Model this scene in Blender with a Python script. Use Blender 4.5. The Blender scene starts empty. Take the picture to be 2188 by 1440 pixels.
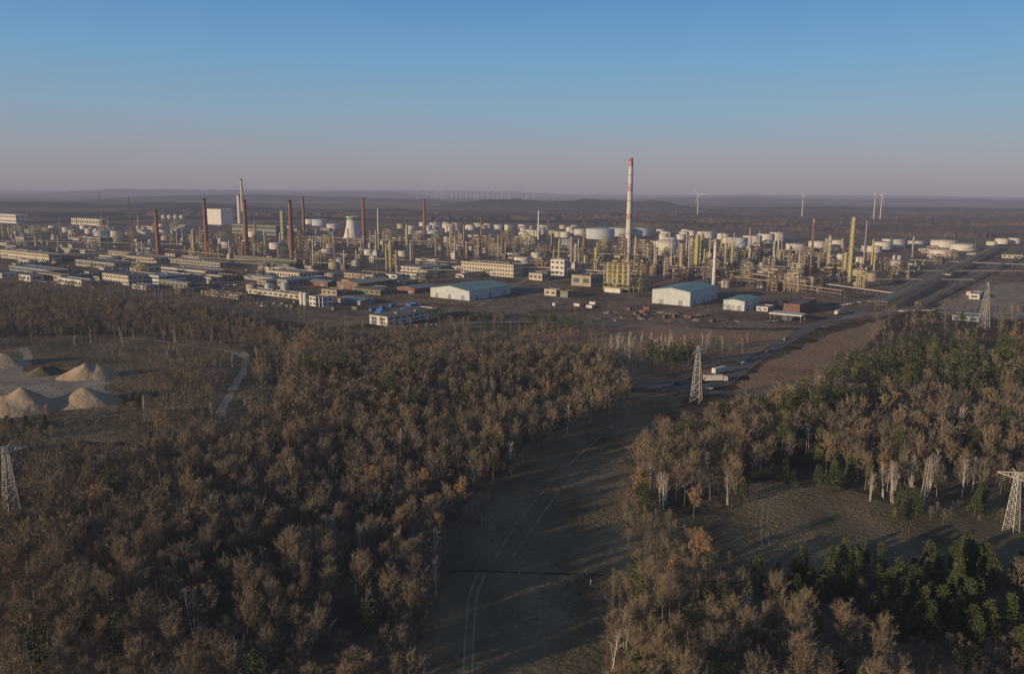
import bpy, math, random
import numpy as np
from mathutils import Vector, Matrix
R_ = math.radians
random.seed(7); rs = np.random.RandomState(7)
S = bpy.context.scene
COL = S.collection
F = 28/36*2188
H0 = 100.0
# ---------------------------------------------------------------- camera
cam_d = bpy.data.cameras.new('camera'); cam = bpy.data.objects.new('camera', cam_d); COL.objects.link(cam)
cam_d.lens = 28; cam_d.sensor_width = 36; cam_d.clip_start = 1; cam_d.clip_end = 200000
RM = Matrix.Rotation(R_(90-10.27), 3, 'X') @ Matrix.Rotation(R_(0.45), 3, 'Z')
cam.matrix_world = Matrix.Translation((0, 0, H0)) @ RM.to_4x4()
S.camera = cam
RT = RM.transposed(); O = Vector((0, 0, H0))
def ray(u, v): return RM @ Vector(((u-1094)/F, -(v-720)/F, -1))
def G(u, v, z=0.0):
    d = ray(u, v); t = (z-H0)/d.z; p = O+d*t; return Vector((p.x, p.y, z))
def proj(x, y, z=0.0):
    q = RT @ (Vector((x, y, z))-O); return 1094+F*q.x/-q.z, 720-F*q.y/-q.z
def mpp(p): return -(RT @ (Vector(p)-O)).z/F
def ZT(u, vb, vt):
    b = G(u, vb); d = ray(u, vt); t = b.y/d.y; return H0+d.z*t
RTn = np.array(RT)
def projn(P):
    q = (P-np.array([0, 0, H0])) @ RTn.T
    return 1094+F*q[:, 0]/-q[:, 2], 720-F*q[:, 1]/-q[:, 2]
def inpoly(u, v, poly):
    u = np.asarray(u, float); v = np.asarray(v, float); c = np.zeros(u.shape, bool); n = len(poly)
    for i in range(n):
        x0, y0 = poly[i]; x1, y1 = poly[i-1]
        if y0 == y1: continue
        m = ((y0 > v) != (y1 > v)) & (u < (x1-x0)*(v-y0)/(y1-y0)+x0)
        c ^= m
    return c
# ---------------------------------------------------------------- materials
HAZE_GLOW = (0.235, 0.215, 0.265, 1); HL = 9800.0
def finish_with_haze(nt, shader, haze=True):  # air haze painted into each material as emission, stronger away from the camera point
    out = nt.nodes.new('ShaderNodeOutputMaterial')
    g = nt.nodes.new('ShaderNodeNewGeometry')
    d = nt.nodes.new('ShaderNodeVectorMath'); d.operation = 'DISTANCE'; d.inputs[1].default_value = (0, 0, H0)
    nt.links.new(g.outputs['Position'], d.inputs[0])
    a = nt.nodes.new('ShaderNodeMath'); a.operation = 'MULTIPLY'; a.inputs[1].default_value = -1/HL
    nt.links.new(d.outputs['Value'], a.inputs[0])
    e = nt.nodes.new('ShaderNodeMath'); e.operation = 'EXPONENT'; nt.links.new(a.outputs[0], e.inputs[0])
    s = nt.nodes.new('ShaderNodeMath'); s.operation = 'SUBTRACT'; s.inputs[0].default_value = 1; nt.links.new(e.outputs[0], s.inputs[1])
    em = nt.nodes.new('ShaderNodeEmission'); em.inputs[0].default_value = HAZE_GLOW
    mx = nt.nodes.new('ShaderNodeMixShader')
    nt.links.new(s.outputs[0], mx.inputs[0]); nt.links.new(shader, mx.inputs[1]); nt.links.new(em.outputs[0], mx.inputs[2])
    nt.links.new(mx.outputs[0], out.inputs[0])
def add_bump(nt, g, b, sc, dist):
    vm = nt.nodes.new('ShaderNodeVectorMath'); vm.operation = 'SCALE'; vm.inputs['Scale'].default_value = sc; nt.links.new(g.outputs['Position'], vm.inputs[0])
    n = nt.nodes.new('ShaderNodeTexNoise'); n.inputs['Scale'].default_value = 1; n.inputs['Detail'].default_value = 5; nt.links.new(vm.outputs[0], n.inputs['Vector'])
    bp = nt.nodes.new('ShaderNodeBump'); bp.inputs['Strength'].default_value = 1; bp.inputs['Distance'].default_value = dist
    nt.links.new(n.outputs['Fac'], bp.inputs['Height']); nt.links.new(bp.outputs[0], b.inputs['Normal'])
def mat(name, stops, scale=0.1, detail=3, rough=0.85, metal=0.0, stretch=(1, 1, 1), spec=0.15, rng=(0.3, 0.7), bump=None):
    m = bpy.data.materials.new(name); m.use_nodes = True; nt = m.node_tree; nt.nodes.clear()
    g = nt.nodes.new('ShaderNodeNewGeometry')
    vm = nt.nodes.new('ShaderNodeVectorMath'); vm.operation = 'MULTIPLY'; vm.inputs[1].default_value = [scale*s for s in stretch]
    nt.links.new(g.outputs['Position'], vm.inputs[0])
    n = nt.nodes.new('ShaderNodeTexNoise'); n.inputs['Scale'].default_value = 1; n.inputs['Detail'].default_value = detail
    nt.links.new(vm.outputs[0], n.inputs['Vector'])
    r = nt.nodes.new('ShaderNodeValToRGB'); k = len(stops)
    while len(r.color_ramp.elements) < k: r.color_ramp.elements.new(0.5)
    for i, c in enumerate(stops):
        r.color_ramp.elements[i].position = rng[0]+(rng[1]-rng[0])*i/max(1, k-1)
        r.color_ramp.elements[i].color = (*c, 1)
    nt.links.new(n.outputs['Fac'], r.inputs[0])
    b = nt.nodes.new('ShaderNodeBsdfPrincipled')
    nt.links.new(r.outputs[0], b.inputs['Base Color'])
    b.inputs['Roughness'].default_value = rough; b.inputs['Metallic'].default_value = metal
    b.inputs['Specular IOR Level'].default_value = spec
    if bump: add_bump(nt, g, b, *bump); b.inputs['Specular IOR Level'].default_value = 0; b.inputs['Roughness'].default_value = 1
    finish_with_haze(nt, b.outputs[0]); return m
def paint(name, c, var=0.18, scale=0.25, **k):
    lo = tuple(x*(1-var) for x in c); hi = tuple(min(.9, x*(1+var*.5)) for x in c)
    return mat(name, [lo, hi], scale, 4, **k)
M = {}
M['white'] = paint('white_cladding', (.58, .55, .49)); M['cream'] = paint('cream_render', (.48, .42, .32)); M['beige'] = paint('beige_panel', (.36, .3, .22))
M['stackwhite'] = mat('weathered_stack_paint', [(.4, .365, .31), (.52, .48, .42), (.58, .54, .48)], .3, 5, stretch=(1, 1, .25))
M['palehall'] = paint('pale_blue_cladding', (.46, .49, .48), .15)
M['grey'] = paint('grey_concrete', (.29, .27, .24)); M['dark'] = paint('dark_steel', (.06, .055, .05)); M['brick'] = paint('brick_red', (.22, .105, .075))
M['brickdark'] = mat('chimney_brick', [(.16, .085, .06), (.24, .13, .09)], 0.3, 5)
M['teal'] = paint('teal_roof', (.2, .33, .31)); M['bluegrey'] = paint('blue_grey_roof', (.24, .28, .3)); M['tar'] = paint('tar_roof', (.17, .15, .125), .35, .08)
M['olive'] = paint('olive_panel', (.21, .2, .13)); M['rust'] = paint('rusty_steel', (.15, .1, .075), .5, .5); M['glass'] = paint('window_glass', (.05, .075, .1), rough=.25, spec=.5)
M['blue'] = paint('blue_paint', (.06, .17, .38)); M['red'] = paint('red_paint', (.4, .1, .07)); M['green'] = paint('green_paint', (.14, .27, .19))
M['yellow'] = paint('yellow_green_steel', (.44, .4, .17), .35, .4); M['pale'] = paint('pale_steel', (.44, .38, .27), .3, .3); M['silver'] = paint('silver_cladding', (.38, .35, .31), .25, .3, metal=.2, rough=.55)
M['tank'] = paint('tank_white', (.55, .51, .44), .18, .12); M['tankblue'] = paint('tank_blue_grey', (.42, .45, .46), .12, .12); M['brownsteel'] = paint('brown_steel', (.2, .145, .1), .4, .4)
M['orange'] = paint('orange_paint', (.45, .2, .08)); M['galv'] = paint('galvanised_steel', (.28, .265, .24), .2, 1); M['pylon'] = paint('pylon_steel', (.44, .42, .37), .15, 1); M['cable'] = paint('cable_metal', (.08, .08, .085), .1, 1); M['tyre'] = paint('tyre_rubber', (.02, .02, .02))
M['asphalt'] = mat('asphalt', [(.115, .105, .098), (.165, .152, .14)], .15, 5, bump=(.8, .03)); M['line'] = paint('road_paint', (.4, .4, .38))
M['concrete'] = mat('concrete_pale', [(.19, .17, .15), (.28, .25, .22)], .1, 5, bump=(.8, .03))
M['yard'] = mat('yard_ground', [(.085, .067, .052), (.155, .12, .088), (.24, .18, .13), (.12, .096, .07)], .018, 10, bump=(.12, 1.2))
M['grass'] = mat('clearing_grass', [(.105, .09, .055), (.15, .122, .074), (.2, .155, .096), (.25, .195, .125)], .035, 12, stretch=(1.2, .45, 1), rng=(.33, .7), bump=(.5, .45))
M['field'] = mat('dry_field', [(.19, .13, .08), (.3, .195, .12), (.27, .2, .13)], .03, 10, bump=(.3, .7))
M['rough_grass'] = mat('rough_grass', [(.09, .078, .05), (.155, .125, .078), (.23, .175, .115)], .04, 11, bump=(.35, .8))
M['sand'] = mat('quarry_sand', [(.3, .225, .155), (.42, .32, .22)], .15, 6, bump=(.5, .5)); M['sandpale'] = mat('pale_gravel', [(.2, .165, .125), (.3, .25, .19), (.37, .32, .25)], .08, 8, bump=(.4, .4))
M['tracks'] = mat('worn_track', [(.19, .16, .115), (.3, .25, .185)], .25, 7, bump=(.8, .1))
M['ditch'] = mat('ditch_soil', [(.035, .03, .022), (.08, .065, .045)], .3, 6, bump=(.8, .2))
M['twig'] = mat('bare_twigs', [(.125, .113, .098), (.16, .137, .108), (.215, .172, .122), (.26, .2, .128), (.19, .14, .095)], .06, 5, rng=(.28, .72), spec=.05)
M['russet'] = mat('russet_leaves', [(.27, .16, .08), (.4, .25, .13)], .3, 4)
M['birchtwig'] = mat('birch_twigs', [(.28, .23, .195), (.38, .31, .27)], .2, 3)
M['bark'] = mat('grey_bark', [(.13, .113, .092), (.2, .17, .135)], .5, 4); M['birchbark'] = mat('white_birch_bark', [(.45, .42, .37), (.66, .62, .56)], 1.2, 4)
M['pinebark'] = mat('pine_bark', [(.14, .08, .05), (.22, .13, .075)], .8, 4)
M['pine'] = mat('pine_needles', [(.036, .053, .026), (.062, .084, .036), (.1, .112, .046)], .14, 4)
M['farwood'] = mat('far_canopy', [(.05, .042, .036), (.1, .074, .058), (.15, .105, .078)], .006, 9)
M['hillwood'] = mat('hill_woods', [(.02, .026, .022), (.045, .045, .035), (.07, .058, .045)], .003, 8, bump=(.02, 12))
def ground_mat():
    m = bpy.data.materials.new('open_land'); m.use_nodes = True; nt = m.node_tree; nt.nodes.clear(); N = nt.nodes.new; L = nt.links.new
    g = N('ShaderNodeNewGeometry')
    def noise(sc, det, st=(1, 1, 1)):
        vm = N('ShaderNodeVectorMath'); vm.operation = 'MULTIPLY'; vm.inputs[1].default_value = [sc*s for s in st]; L(g.outputs['Position'], vm.inputs[0])
        n = N('ShaderNodeTexNoise'); n.inputs['Scale'].default_value = 1; n.inputs['Detail'].default_value = det; L(vm.outputs[0], n.inputs['Vector']); return n.outputs['Fac']
    def ramp(f, st):
        r = N('ShaderNodeValToRGB')
        while len(r.color_ramp.elements) < len(st): r.color_ramp.elements.new(.5)
        for i, (p, c) in enumerate(st): r.color_ramp.elements[i].position = p; r.color_ramp.elements[i].color = (*c, 1)
        L(f, r.inputs[0]); return r.outputs[0]
    near = ramp(noise(.06, 7), [(.35, (.06, .049, .036)), (.5, (.1, .08, .055)), (.65, (.15, .118, .077))])
    far = ramp(noise(.0005, 7, (1, 1.5, 1)), [(.40, (.035, .038, .03)), (.46, (.07, .058, .045)), (.5, (.2, .155, .115)), (.56, (.12, .105, .07)), (.62, (.27, .2, .15)), (.68, (.06, .058, .045))])
    sx = N('ShaderNodeSeparateXYZ'); L(g.outputs['Position'], sx.inputs[0])
    mr = N('ShaderNodeMapRange'); mr.inputs[1].default_value = 1200; mr.inputs[2].default_value = 2400; L(sx.outputs[1], mr.inputs[0])
    mx = N('ShaderNodeMix'); mx.data_type = 'RGBA'; L(mr.outputs[0], mx.inputs[0]); L(near, mx.inputs[6]); L(far, mx.inputs[7])
    b = N('ShaderNodeBsdfPrincipled'); b.inputs['Roughness'].default_value = 1; b.inputs['Specular IOR Level'].default_value = 0; L(mx.outputs[2], b.inputs['Base Color'])
    add_bump(nt, g, b, .2, 1.2)
    finish_with_haze(nt, b.outputs[0]); return m
M['ground'] = ground_mat()
# ---------------------------------------------------------------- mesh building
class MB:
    def __init__(s): s.v = []; s.f = []
    def box(s, x0, y0, z0, x1, y1, z1):
        b = len(s.v); s.v += [(x0, y0, z0), (x1, y0, z0), (x1, y1, z0), (x0, y1, z0), (x0, y0, z1), (x1, y0, z1), (x1, y1, z1), (x0, y1, z1)]
        s.f += [(b, b+3, b+2, b+1), (b+4, b+5, b+6, b+7), (b, b+1, b+5, b+4), (b+1, b+2, b+6, b+5), (b+2, b+3, b+7, b+6), (b+3, b, b+4, b+7)]; return s
    def lathe(s, prof, n=20, x=0, y=0, capb=True, capt=True):
        b = len(s.v)
        for r, z in prof:
            for i in range(n):
                a = 2*math.pi*i/n; s.v.append((x+r*math.cos(a), y+r*math.sin(a), z))
        for k in range(len(prof)-1):
            for i in range(n):
                j = (i+1) % n; s.f.append((b+k*n+i, b+k*n+j, b+(k+1)*n+j, b+(k+1)*n+i))
        if capb: s.f.append(tuple(b+i for i in reversed(range(n))))
        if capt: s.f.append(tuple(b+(len(prof)-1)*n+i for i in range(n)))
        return s
    def cyl(s, x, y, z0, z1, r0, r1=None, n=16): return s.lathe([(r0, z0), (r0 if r1 is None else r1, z1)], n, x, y)
    def tube(s, p, q, r, r1=None, n=5):
        p = Vector(p); q = Vector(q); d = q-p
        if d.length < 1e-6: return s
        d.normalize(); a = d.orthogonal().normalized(); c = d.cross(a); b = len(s.v); r1 = r if r1 is None else r1
        for pt, rr in ((p, r), (q, r1)):
            for i in range(n):
                t = 2*math.pi*i/n; w = pt+(a*math.cos(t)+c*math.sin(t))*rr; s.v.append(tuple(w))
        for i in range(n):
            j = (i+1) % n; s.f.append((b+i, b+j, b+n+j, b+n+i))
        s.f.append(tuple(b+i for i in reversed(range(n)))); s.f.append(tuple(b+n+i for i in range(n))); return s
    def ring(s, z, r0, r1, t, n=18, x=0, y=0):
        b = len(s.v)
        for r, zz in ((r0, z), (r1, z), (r1, z+t), (r0, z+t)):
            for i in range(n):
                a = 2*math.pi*i/n; s.v.append((x+r*math.cos(a), y+r*math.sin(a), zz))
        for k in range(4):
            for i in range(n):
                j = (i+1) % n; k2 = (k+1) % 4; s.f.append((b+k*n+i, b+k*n+j, b+k2*n+j, b+k2*n+i))
        return s
    def build(s, name, m, parent=None, smooth=False):
        me = bpy.data.meshes.new(name); me.from_pydata(s.v, [], s.f); me.update(); me.materials.append(m)
        if smooth: me.polygons.foreach_set('use_smooth', [True]*len(me.polygons))
        o = bpy.data.objects.new(name, me); COL.objects.link(o)
        if parent: o.parent = parent
        return o
def tag(o, label=None, cat=None, group=None, kind=None):
    if label: o['label'] = label
    if cat: o['category'] = cat
    if group: o['group'] = group
    if kind: o['kind'] = kind
    return o
def empty(name, loc=(0, 0, 0), rz=0, label=None, cat=None, group=None):
    o = bpy.data.objects.new(name, None); COL.objects.link(o); o.location = loc; o.rotation_euler = (0, 0, rz); o.empty_display_size = .5
    return tag(o, label, cat, group)
def copy_tree(o, parent=None):
    c = o.copy(); COL.objects.link(c)
    if parent: c.parent = parent
    for ch in o.children: copy_tree(ch, c)
    return c
class Pool:
    def __init__(s, protos): s.p = protos; s.used = [False]*len(protos)
    def get(s, i=None):
        i = random.randrange(len(s.p)) if i is None else i % len(s.p)
        if not s.used[i]: s.used[i] = True; return s.p[i]
        return copy_tree(s.p[i])
    def clean(s):
        for o, u in zip(s.p, s.used):
            if not u:
                for c in list(o.children):
                    for d in list(c.children): bpy.data.objects.remove(d)
                    bpy.data.objects.remove(c)
                bpy.data.objects.remove(o)
def sheet(name, pts, z, m, kind='structure'):
    mb = MB(); mb.v = [(p.x, p.y, z) for p in pts]; mb.f = [tuple(range(len(pts)))]
    o = mb.build(name, m); me = o.data
    if me.polygons[0].normal.z < 0: me.flip_normals()
    return tag(o, kind=kind)
def spoly(name, px, z, m, rag=2.2):
    pts = [G(u, v) for u, v in px]; out = []
    for i, p in enumerate(pts):
        q = pts[(i+1) % len(pts)]; n = max(1, min(30, int((q-p).length/4)))
        nn = Vector((-(q-p).y, (q-p).x, 0)).normalized()
        for k in range(n):
            w = p.lerp(q, k/n)
            if k: w = w+nn*random.uniform(-rag, rag)
            out.append(w)
    return sheet(name, out, z, m)
def ribbon_pts(pts, w):
    out = []
    for i, p in enumerate(pts):
        a = pts[max(0, i-1)]; b = pts[min(len(pts)-1, i+1)]; d = (b-a); d.z = 0; d.normalize(); n = Vector((-d.y, d.x, 0)); out.append((p-n*w/2, p+n*w/2))
    return out
def smooth(pts, k=6):
    r = []
    for i in range(len(pts)-1):
        p0 = pts[max(0, i-1)]; p1 = pts[i]; p2 = pts[i+1]; p3 = pts[min(len(pts)-1, i+2)]
        for j in range(k):
            t = j/k; r.append(.5*((2*p1)+(p2-p0)*t+(2*p0-5*p1+4*p2-p3)*t*t+(3*p1-p0-3*p2+p3)*t**3))
    r.append(pts[-1]); return r
def ribbon(name, px, w, z, m, off=0, jit=0):
    pts = smooth([G(u, v) for u, v in px])
    if off:
        rp = ribbon_pts(pts, 2*off); pts = [b for a, b in rp]
    mb = MB()
    for a, b in ribbon_pts(pts, w):
        if jit: d = (b-a)*jit; a = a+d*random.uniform(-1, 1); b = b+d*random.uniform(-1, 1)
        mb.v += [(a.x, a.y, z), (b.x, b.y, z)]
    n = len(pts); mb.f = [(2*i, 2*i+2, 2*i+3, 2*i+1) for i in range(n-1)]
    o = mb.build(name, m)
    if o.data.polygons[0].normal.z < 0: o.data.flip_normals()
    return tag(o, kind='structure')
# ---------------------------------------------------------------- setting
xs = [-70000, -35000, -15000, -7000, -3500, -1800, -900, -450, 0, 450, 900, 1800, 3500, 7000, 15000, 35000, 70000]
ys = [-2000, -500, 0, 250, 500, 1000, 1500, 2500, 4000, 7000, 12000, 20000, 35000, 80000]
mb = MB()
for y in ys:
    for x in xs: mb.v.append((x, y, 0))
nx = len(xs)
for j in range(len(ys)-1):
    for i in range(nx-1): mb.f.append((j*nx+i, j*nx+i+1, (j+1)*nx+i+1, (j+1)*nx+i))
tag(mb.build('ground', M['ground']), kind='structure')
def vnoise(x, y, seed=0):
    s = 0
    for k, (fx, a) in enumerate(((1, 1), (2.3, .5), (5.1, .28), (11, .15))):
        s = s+a*np.sin(x*fx*1.3+seed*3.1+k*2+1.7*np.sin(y*fx*.9+k+seed))*np.cos(y*fx*1.1+seed+k*1.3)
    return s
def hill(name, x0, x1, y0, y1, h, seed, m, nxx=160, nyy=14, base=.35):
    X = np.linspace(x0, x1, nxx); Y = np.linspace(y0, y1, nyy); XX, YY = np.meshgrid(X, Y)
    tx = (XX-x0)/(x1-x0); ty = (YY-y0)/(y1-y0)
    env = np.minimum(1, np.minimum(tx, 1-tx)*6)*np.sin(np.pi*ty)**.7
    Z = h*env*(base+(1-base)*(.5+.5*vnoise(tx*7, ty*1.2, seed)/1.3))+rs.rand(*XX.shape)*h*.08*env-1
    mb = MB(); mb.v = list(zip(XX.ravel().tolist(), YY.ravel().tolist(), Z.ravel().tolist()))
    mb.f = [(j*nxx+i, j*nxx+i+1, (j+1)*nxx+i+1, (j+1)*nxx+i) for j in range(nyy-1) for i in range(nxx-1)]
    return tag(mb.build(name, m), kind='structure')
hill('hills', -560, 1350, 5300, 6600, 66, 1, M['hillwood'], 200)
hill('hills', -4300, -500, 7600, 9500, 60, 2, M['hillwood'], 220)
hill('hills', -9000, -1200, 14000, 17000, 105, 3, M['hillwood'], 200, base=.6)
hill('hills', 1300, 9500, 10500, 14000, 70, 4, M['hillwood'], 200)
hill('hills', -14000, 3000, 24000, 28000, 150, 5, M['hillwood'], 200, base=.7)
hill('hills', 3000, 22000, 22000, 27000, 105, 8, M['hillwood'], 200, base=.6)
hill('hills', -3400, -1500, 4300, 5200, 30, 6, M['hillwood'], 160)
hill('hills', 1500, 4200, 5200, 6100, 26, 7, M['hillwood'], 160)
hill('hills', -1900, -300, 3700, 4200, 20, 9, M['hillwood'], 160)
def canopy(name, px, h, cell, label):
    P = [G(u, v) for u, v in px]; x0 = min(p.x for p in P); x1 = max(p.x for p in P); y0 = min(p.y for p in P); y1 = max(p.y for p in P)
    poly = [(p.x, p.y) for p in P]; X = np.arange(x0, x1, cell); Y = np.arange(y0, y1, cell); XX, YY = np.meshgrid(X, Y)
    XX = XX+(rs.rand(*XX.shape)-.5)*cell*.8; YY = YY+(rs.rand(*XX.shape)-.5)*cell*.8
    gap = vnoise(XX/230, YY/230, 3)
    ins = inpoly(XX, YY, poly) & (gap > -.5)
    Z = np.where(ins, h*(.55+.45*rs.rand(*XX.shape)), -.5)
    n = XX.shape[1]; mb = MB(); keep = []
    for j in range(XX.shape[0]-1):
        for i in range(n-1):
            if ins[j, i] or ins[j+1, i] or ins[j, i+1] or ins[j+1, i+1]: keep.append((j*n+i, j*n+i+1, (j+1)*n+i+1, (j+1)*n+i))
    mb.v = list(zip(XX.ravel().tolist(), YY.ravel().tolist(), Z.ravel().tolist())); mb.f = keep
    return tag(mb.build(name, M['farwood']), label, 'woodland', kind='stuff')
canopy('far_woodland', [(-100, 462), (300, 455), (900, 452), (1300, 450), (1700, 452), (2300, 458), (2300, 490), (1900, 482), (1500, 474), (1250, 470), (900, 470), (640, 462), (300, 460), (-100, 470)], 13, 17, 'distant brown woodland belt behind the refinery tank farm')
canopy('far_woodland', [(1250, 472), (1500, 476), (1950, 488), (2300, 495), (2300, 512), (1950, 505), (1700, 492), (1400, 484), (1250, 482)], 11, 12, 'brown wood directly behind the white tanks on the right')
YARD = [(-120, 640), (-120, 480), (400, 468), (1000, 474), (1500, 486), (2188, 500), (2350, 520), (2330, 560), (1930, 668), (1760, 700), (1500, 700), (1230, 690), (960, 680), (700, 700), (420, 660), (180, 640)]
spoly('refinery_yard', YARD, .02, M['yard'])
spoly('dry_field', [(1090, 722), (1150, 690), (1330, 688), (1560, 706), (1700, 706), (1640, 748), (1400, 752), (1240, 740)], .03, M['field'])
spoly('field', [(1330, 815), (1320, 748), (1640, 744), (1560, 790), (1450, 815)], .025, M['field'])
spoly('field', [(640, 760), (600, 712), (960, 690), (1230, 700), (1260, 760), (1000, 760)], .026, M['rough_grass'])
spoly('grass_verge', [(1560, 838), (1640, 775), (1780, 712), (1900, 680), (1840, 760), (1720, 850)], .03, M['field'])
spoly('sandy_ground', [(1990, 662), (2090, 612), (2300, 590), (2300, 680), (2060, 684)], .03, M['sandpale'])
spoly('grass_clearing', [(880, 1640), (895, 1440), (915, 1240), (940, 1130), (1040, 1035), (1110, 965), (1230, 895), (1330, 838), (1470, 838), (1460, 860), (1420, 890), (1365, 960), (1345, 1050), (1440, 1095), (1560, 1110), (1600, 1030), (1750, 1030), (1900, 1075), (2350, 1095), (2350, 1240), (2150, 1225), (1900, 1225), (1650, 1240), (1500, 1240), (1340, 1240), (1310, 1290), (1300, 1440), (1305, 1640)], .03, M['grass'])
spoly('grass_glade', [(1900, 1370), (2350, 1360), (2350, 1640), (2000, 1640)], .03, M['rough_grass'])
spoly('quarry_grass', [(-150, 960), (-150, 720), (250, 715), (480, 730), (580, 780), (560, 850), (520, 930), (300, 940)], .025, M['rough_grass'])
spoly('quarry_floor', [(-150, 850), (-150, 790), (20, 785), (60, 795), (130, 805), (225, 812), (235, 840), (110, 850)], .05, M['sandpale'], 3)
main = [(1350, 818), (1450, 824), (1530, 822), (1575, 795), (1620, 762), (1690, 722), (1760, 688), (1830, 665), (1905, 643), (1990, 610)]
ribbon('road', main, 9, .06, M['asphalt']); ribbon('road_marking', main, .2, .075, M['line'], off=4.1); ribbon('road_marking', main, .2, .075, M['line'], off=-4.1); ribbon('road_marking', main, .15, .075, M['line'])
ribbon('road', [(1985, 612), (2070, 578), (2190, 537), (2260, 515)], 5.5, .058, M['asphalt'])
ribbon('road', [(1345, 822), (1440, 832), (1560, 840), (1660, 846)], 8, .055, M['asphalt'])
ribbon('road', [(820, 700), (1000, 690), (1200, 688), (1400, 700), (1560, 708), (1680, 715)], 6, .05, M['concrete'], jit=.05)
ribbon('road', [(2260, 690), (2100, 668), (1950, 662), (1850, 672), (1760, 688)], 7, .05, M['concrete'])
ribbon('road', [(-60, 600), (200, 582), (500, 580), (900, 600), (1220, 640)], 7, .045, M['concrete'])
ribbon('road', [(1020, 655), (1120, 600), (1210, 560), (1290, 530), (1400, 500)], 7, .048, M['concrete'])
ribbon('road', [(700, 660), (840, 610), (960, 570), (1110, 530)], 7, .042, M['concrete'])
ribbon('gravel_track', [(470, 885), (486, 852), (504, 822), (518, 795), (526, 768), (522, 752)], 4, .06, M['sandpale'], jit=.15)
ribbon('gravel_track', [(526, 765), (480, 748), (400, 738), (340, 728), (260, 722)], 2.6, .058, M['sandpale'], jit=.2)
ribbon('gravel_track', [(-60, 800), (30, 790), (60, 765), (50, 742)], 5, .062, M['sandpale'], jit=.15)
for o_ in (-.95, .95):
    ribbon('wheel_track', [(1000, 1560), (1000, 1440), (1004, 1340), (1012, 1270), (1030, 1222)], .5, .045, M['tracks'], off=o_, jit=.12)
    ribbon('wheel_track', [(1636, 1165), (1634, 1100), (1650, 1060), (1720, 1042)], .6, .045, M['tracks'], off=o_, jit=.12)
ribbon('wheel_track', [(1060, 1190), (1110, 1110), (1170, 1040), (1240, 970), (1330, 890)], .5, .04, M['tracks'], jit=.4)
ribbon('wheel_track', [(1095, 1190), (1150, 1110), (1205, 1040), (1275, 970), (1360, 890)], .4, .04, M['tracks'], jit=.4)
ribbon('ditch', [(965, 1222), (1030, 1219), (1100, 1223), (1180, 1225), (1290, 1229)], .8, .05, M['ditch'], jit=.35)
def mound(u, v, rx, ry, h, rz, label, m, seed):
    p = G(u, v); n = 44; mb = MB(); rnd = np.random.RandomState(seed)
    pk = [(rnd.uniform(-.45, .45), rnd.uniform(-.3, .3), rnd.uniform(.55, 1)) for _ in range(3)]+[(0, 0, 1)]
    for j in range(n+1):
        for i in range(n+1):
            a = i/n*2-1; b = j/n*2-1; edge = max(0, 1-math.hypot(a, b))
            z = max(q*max(0, 1-math.hypot(a-x, b-y)*1.25) for x, y, q in pk)
            z = min(z, edge*2.2)*(1-.18*z)+.05*edge*math.sin(a*9+seed)*math.cos(b*8+seed)
            mb.v.append((a*rx, b*ry, h*z-.05))
    mb.f = [(j*(n+1)+i, j*(n+1)+i+1, (j+1)*(n+1)+i+1, (j+1)*(n+1)+i) for j in range(n) for i in range(n)]
    o = mb.build('sand_heap', m, smooth=True); o.location = p; o.rotation_euler.z = rz
    return tag(o, label, 'sand heap')
mound(50, 875, 21, 14, 13, .2, 'large pale sand heap at the front left of the quarry', M['sand'], 1)
mound(178, 862, 20, 12, 9.5, .1, 'broad sand heap beside the big pale one in the quarry', M['sand'], 3)
mound(185, 806, 15, 11, 10, .4, 'pointed orange sand heap behind the broad heap in the quarry', M['sand'], 5)
mound(90, 800, 11, 8, 6, .3, 'low overgrown sand heap in the middle of the quarry', M['rough_grass'], 8)
mound(5, 780, 20, 13, 9, .0, 'rubble heap at the far left edge of the quarry', M['sand'], 9)
# ---------------------------------------------------------------- trees
def ttube(p, q, r0, r1, n=4):
    p = np.array(p, float); q = np.array(q, float); d = q-p; d /= max(1e-6, np.linalg.norm(d))
    a = np.cross(d, [0, 0, 1.0]) if abs(d[2]) < .9 else np.cross(d, [1.0, 0, 0]); a /= np.linalg.norm(a); c = np.cross(d, a)
    T = []
    ring = [(a*math.cos(2*math.pi*i/n)+c*math.sin(2*math.pi*i/n)) for i in range(n)]
    for i in range(n):
        j = (i+1) % n; A = p+ring[i]*r0; B = p+ring[j]*r0; C = q+ring[j]*r1; D = q+ring[i]*r1
        T += [(A, B, C), (A, C, D)]
    return T
def nrm(a): return a/np.maximum(1e-9, np.linalg.norm(a, axis=-1, keepdims=True))
def shards(P, D, Lg, W):
    pr = nrm(np.cross(D, rs.normal(size=D.shape))); w = (W*.5)[:, None]
    return np.stack([P-pr*w, P+pr*w, P+D*Lg[:, None]], 1)
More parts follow.
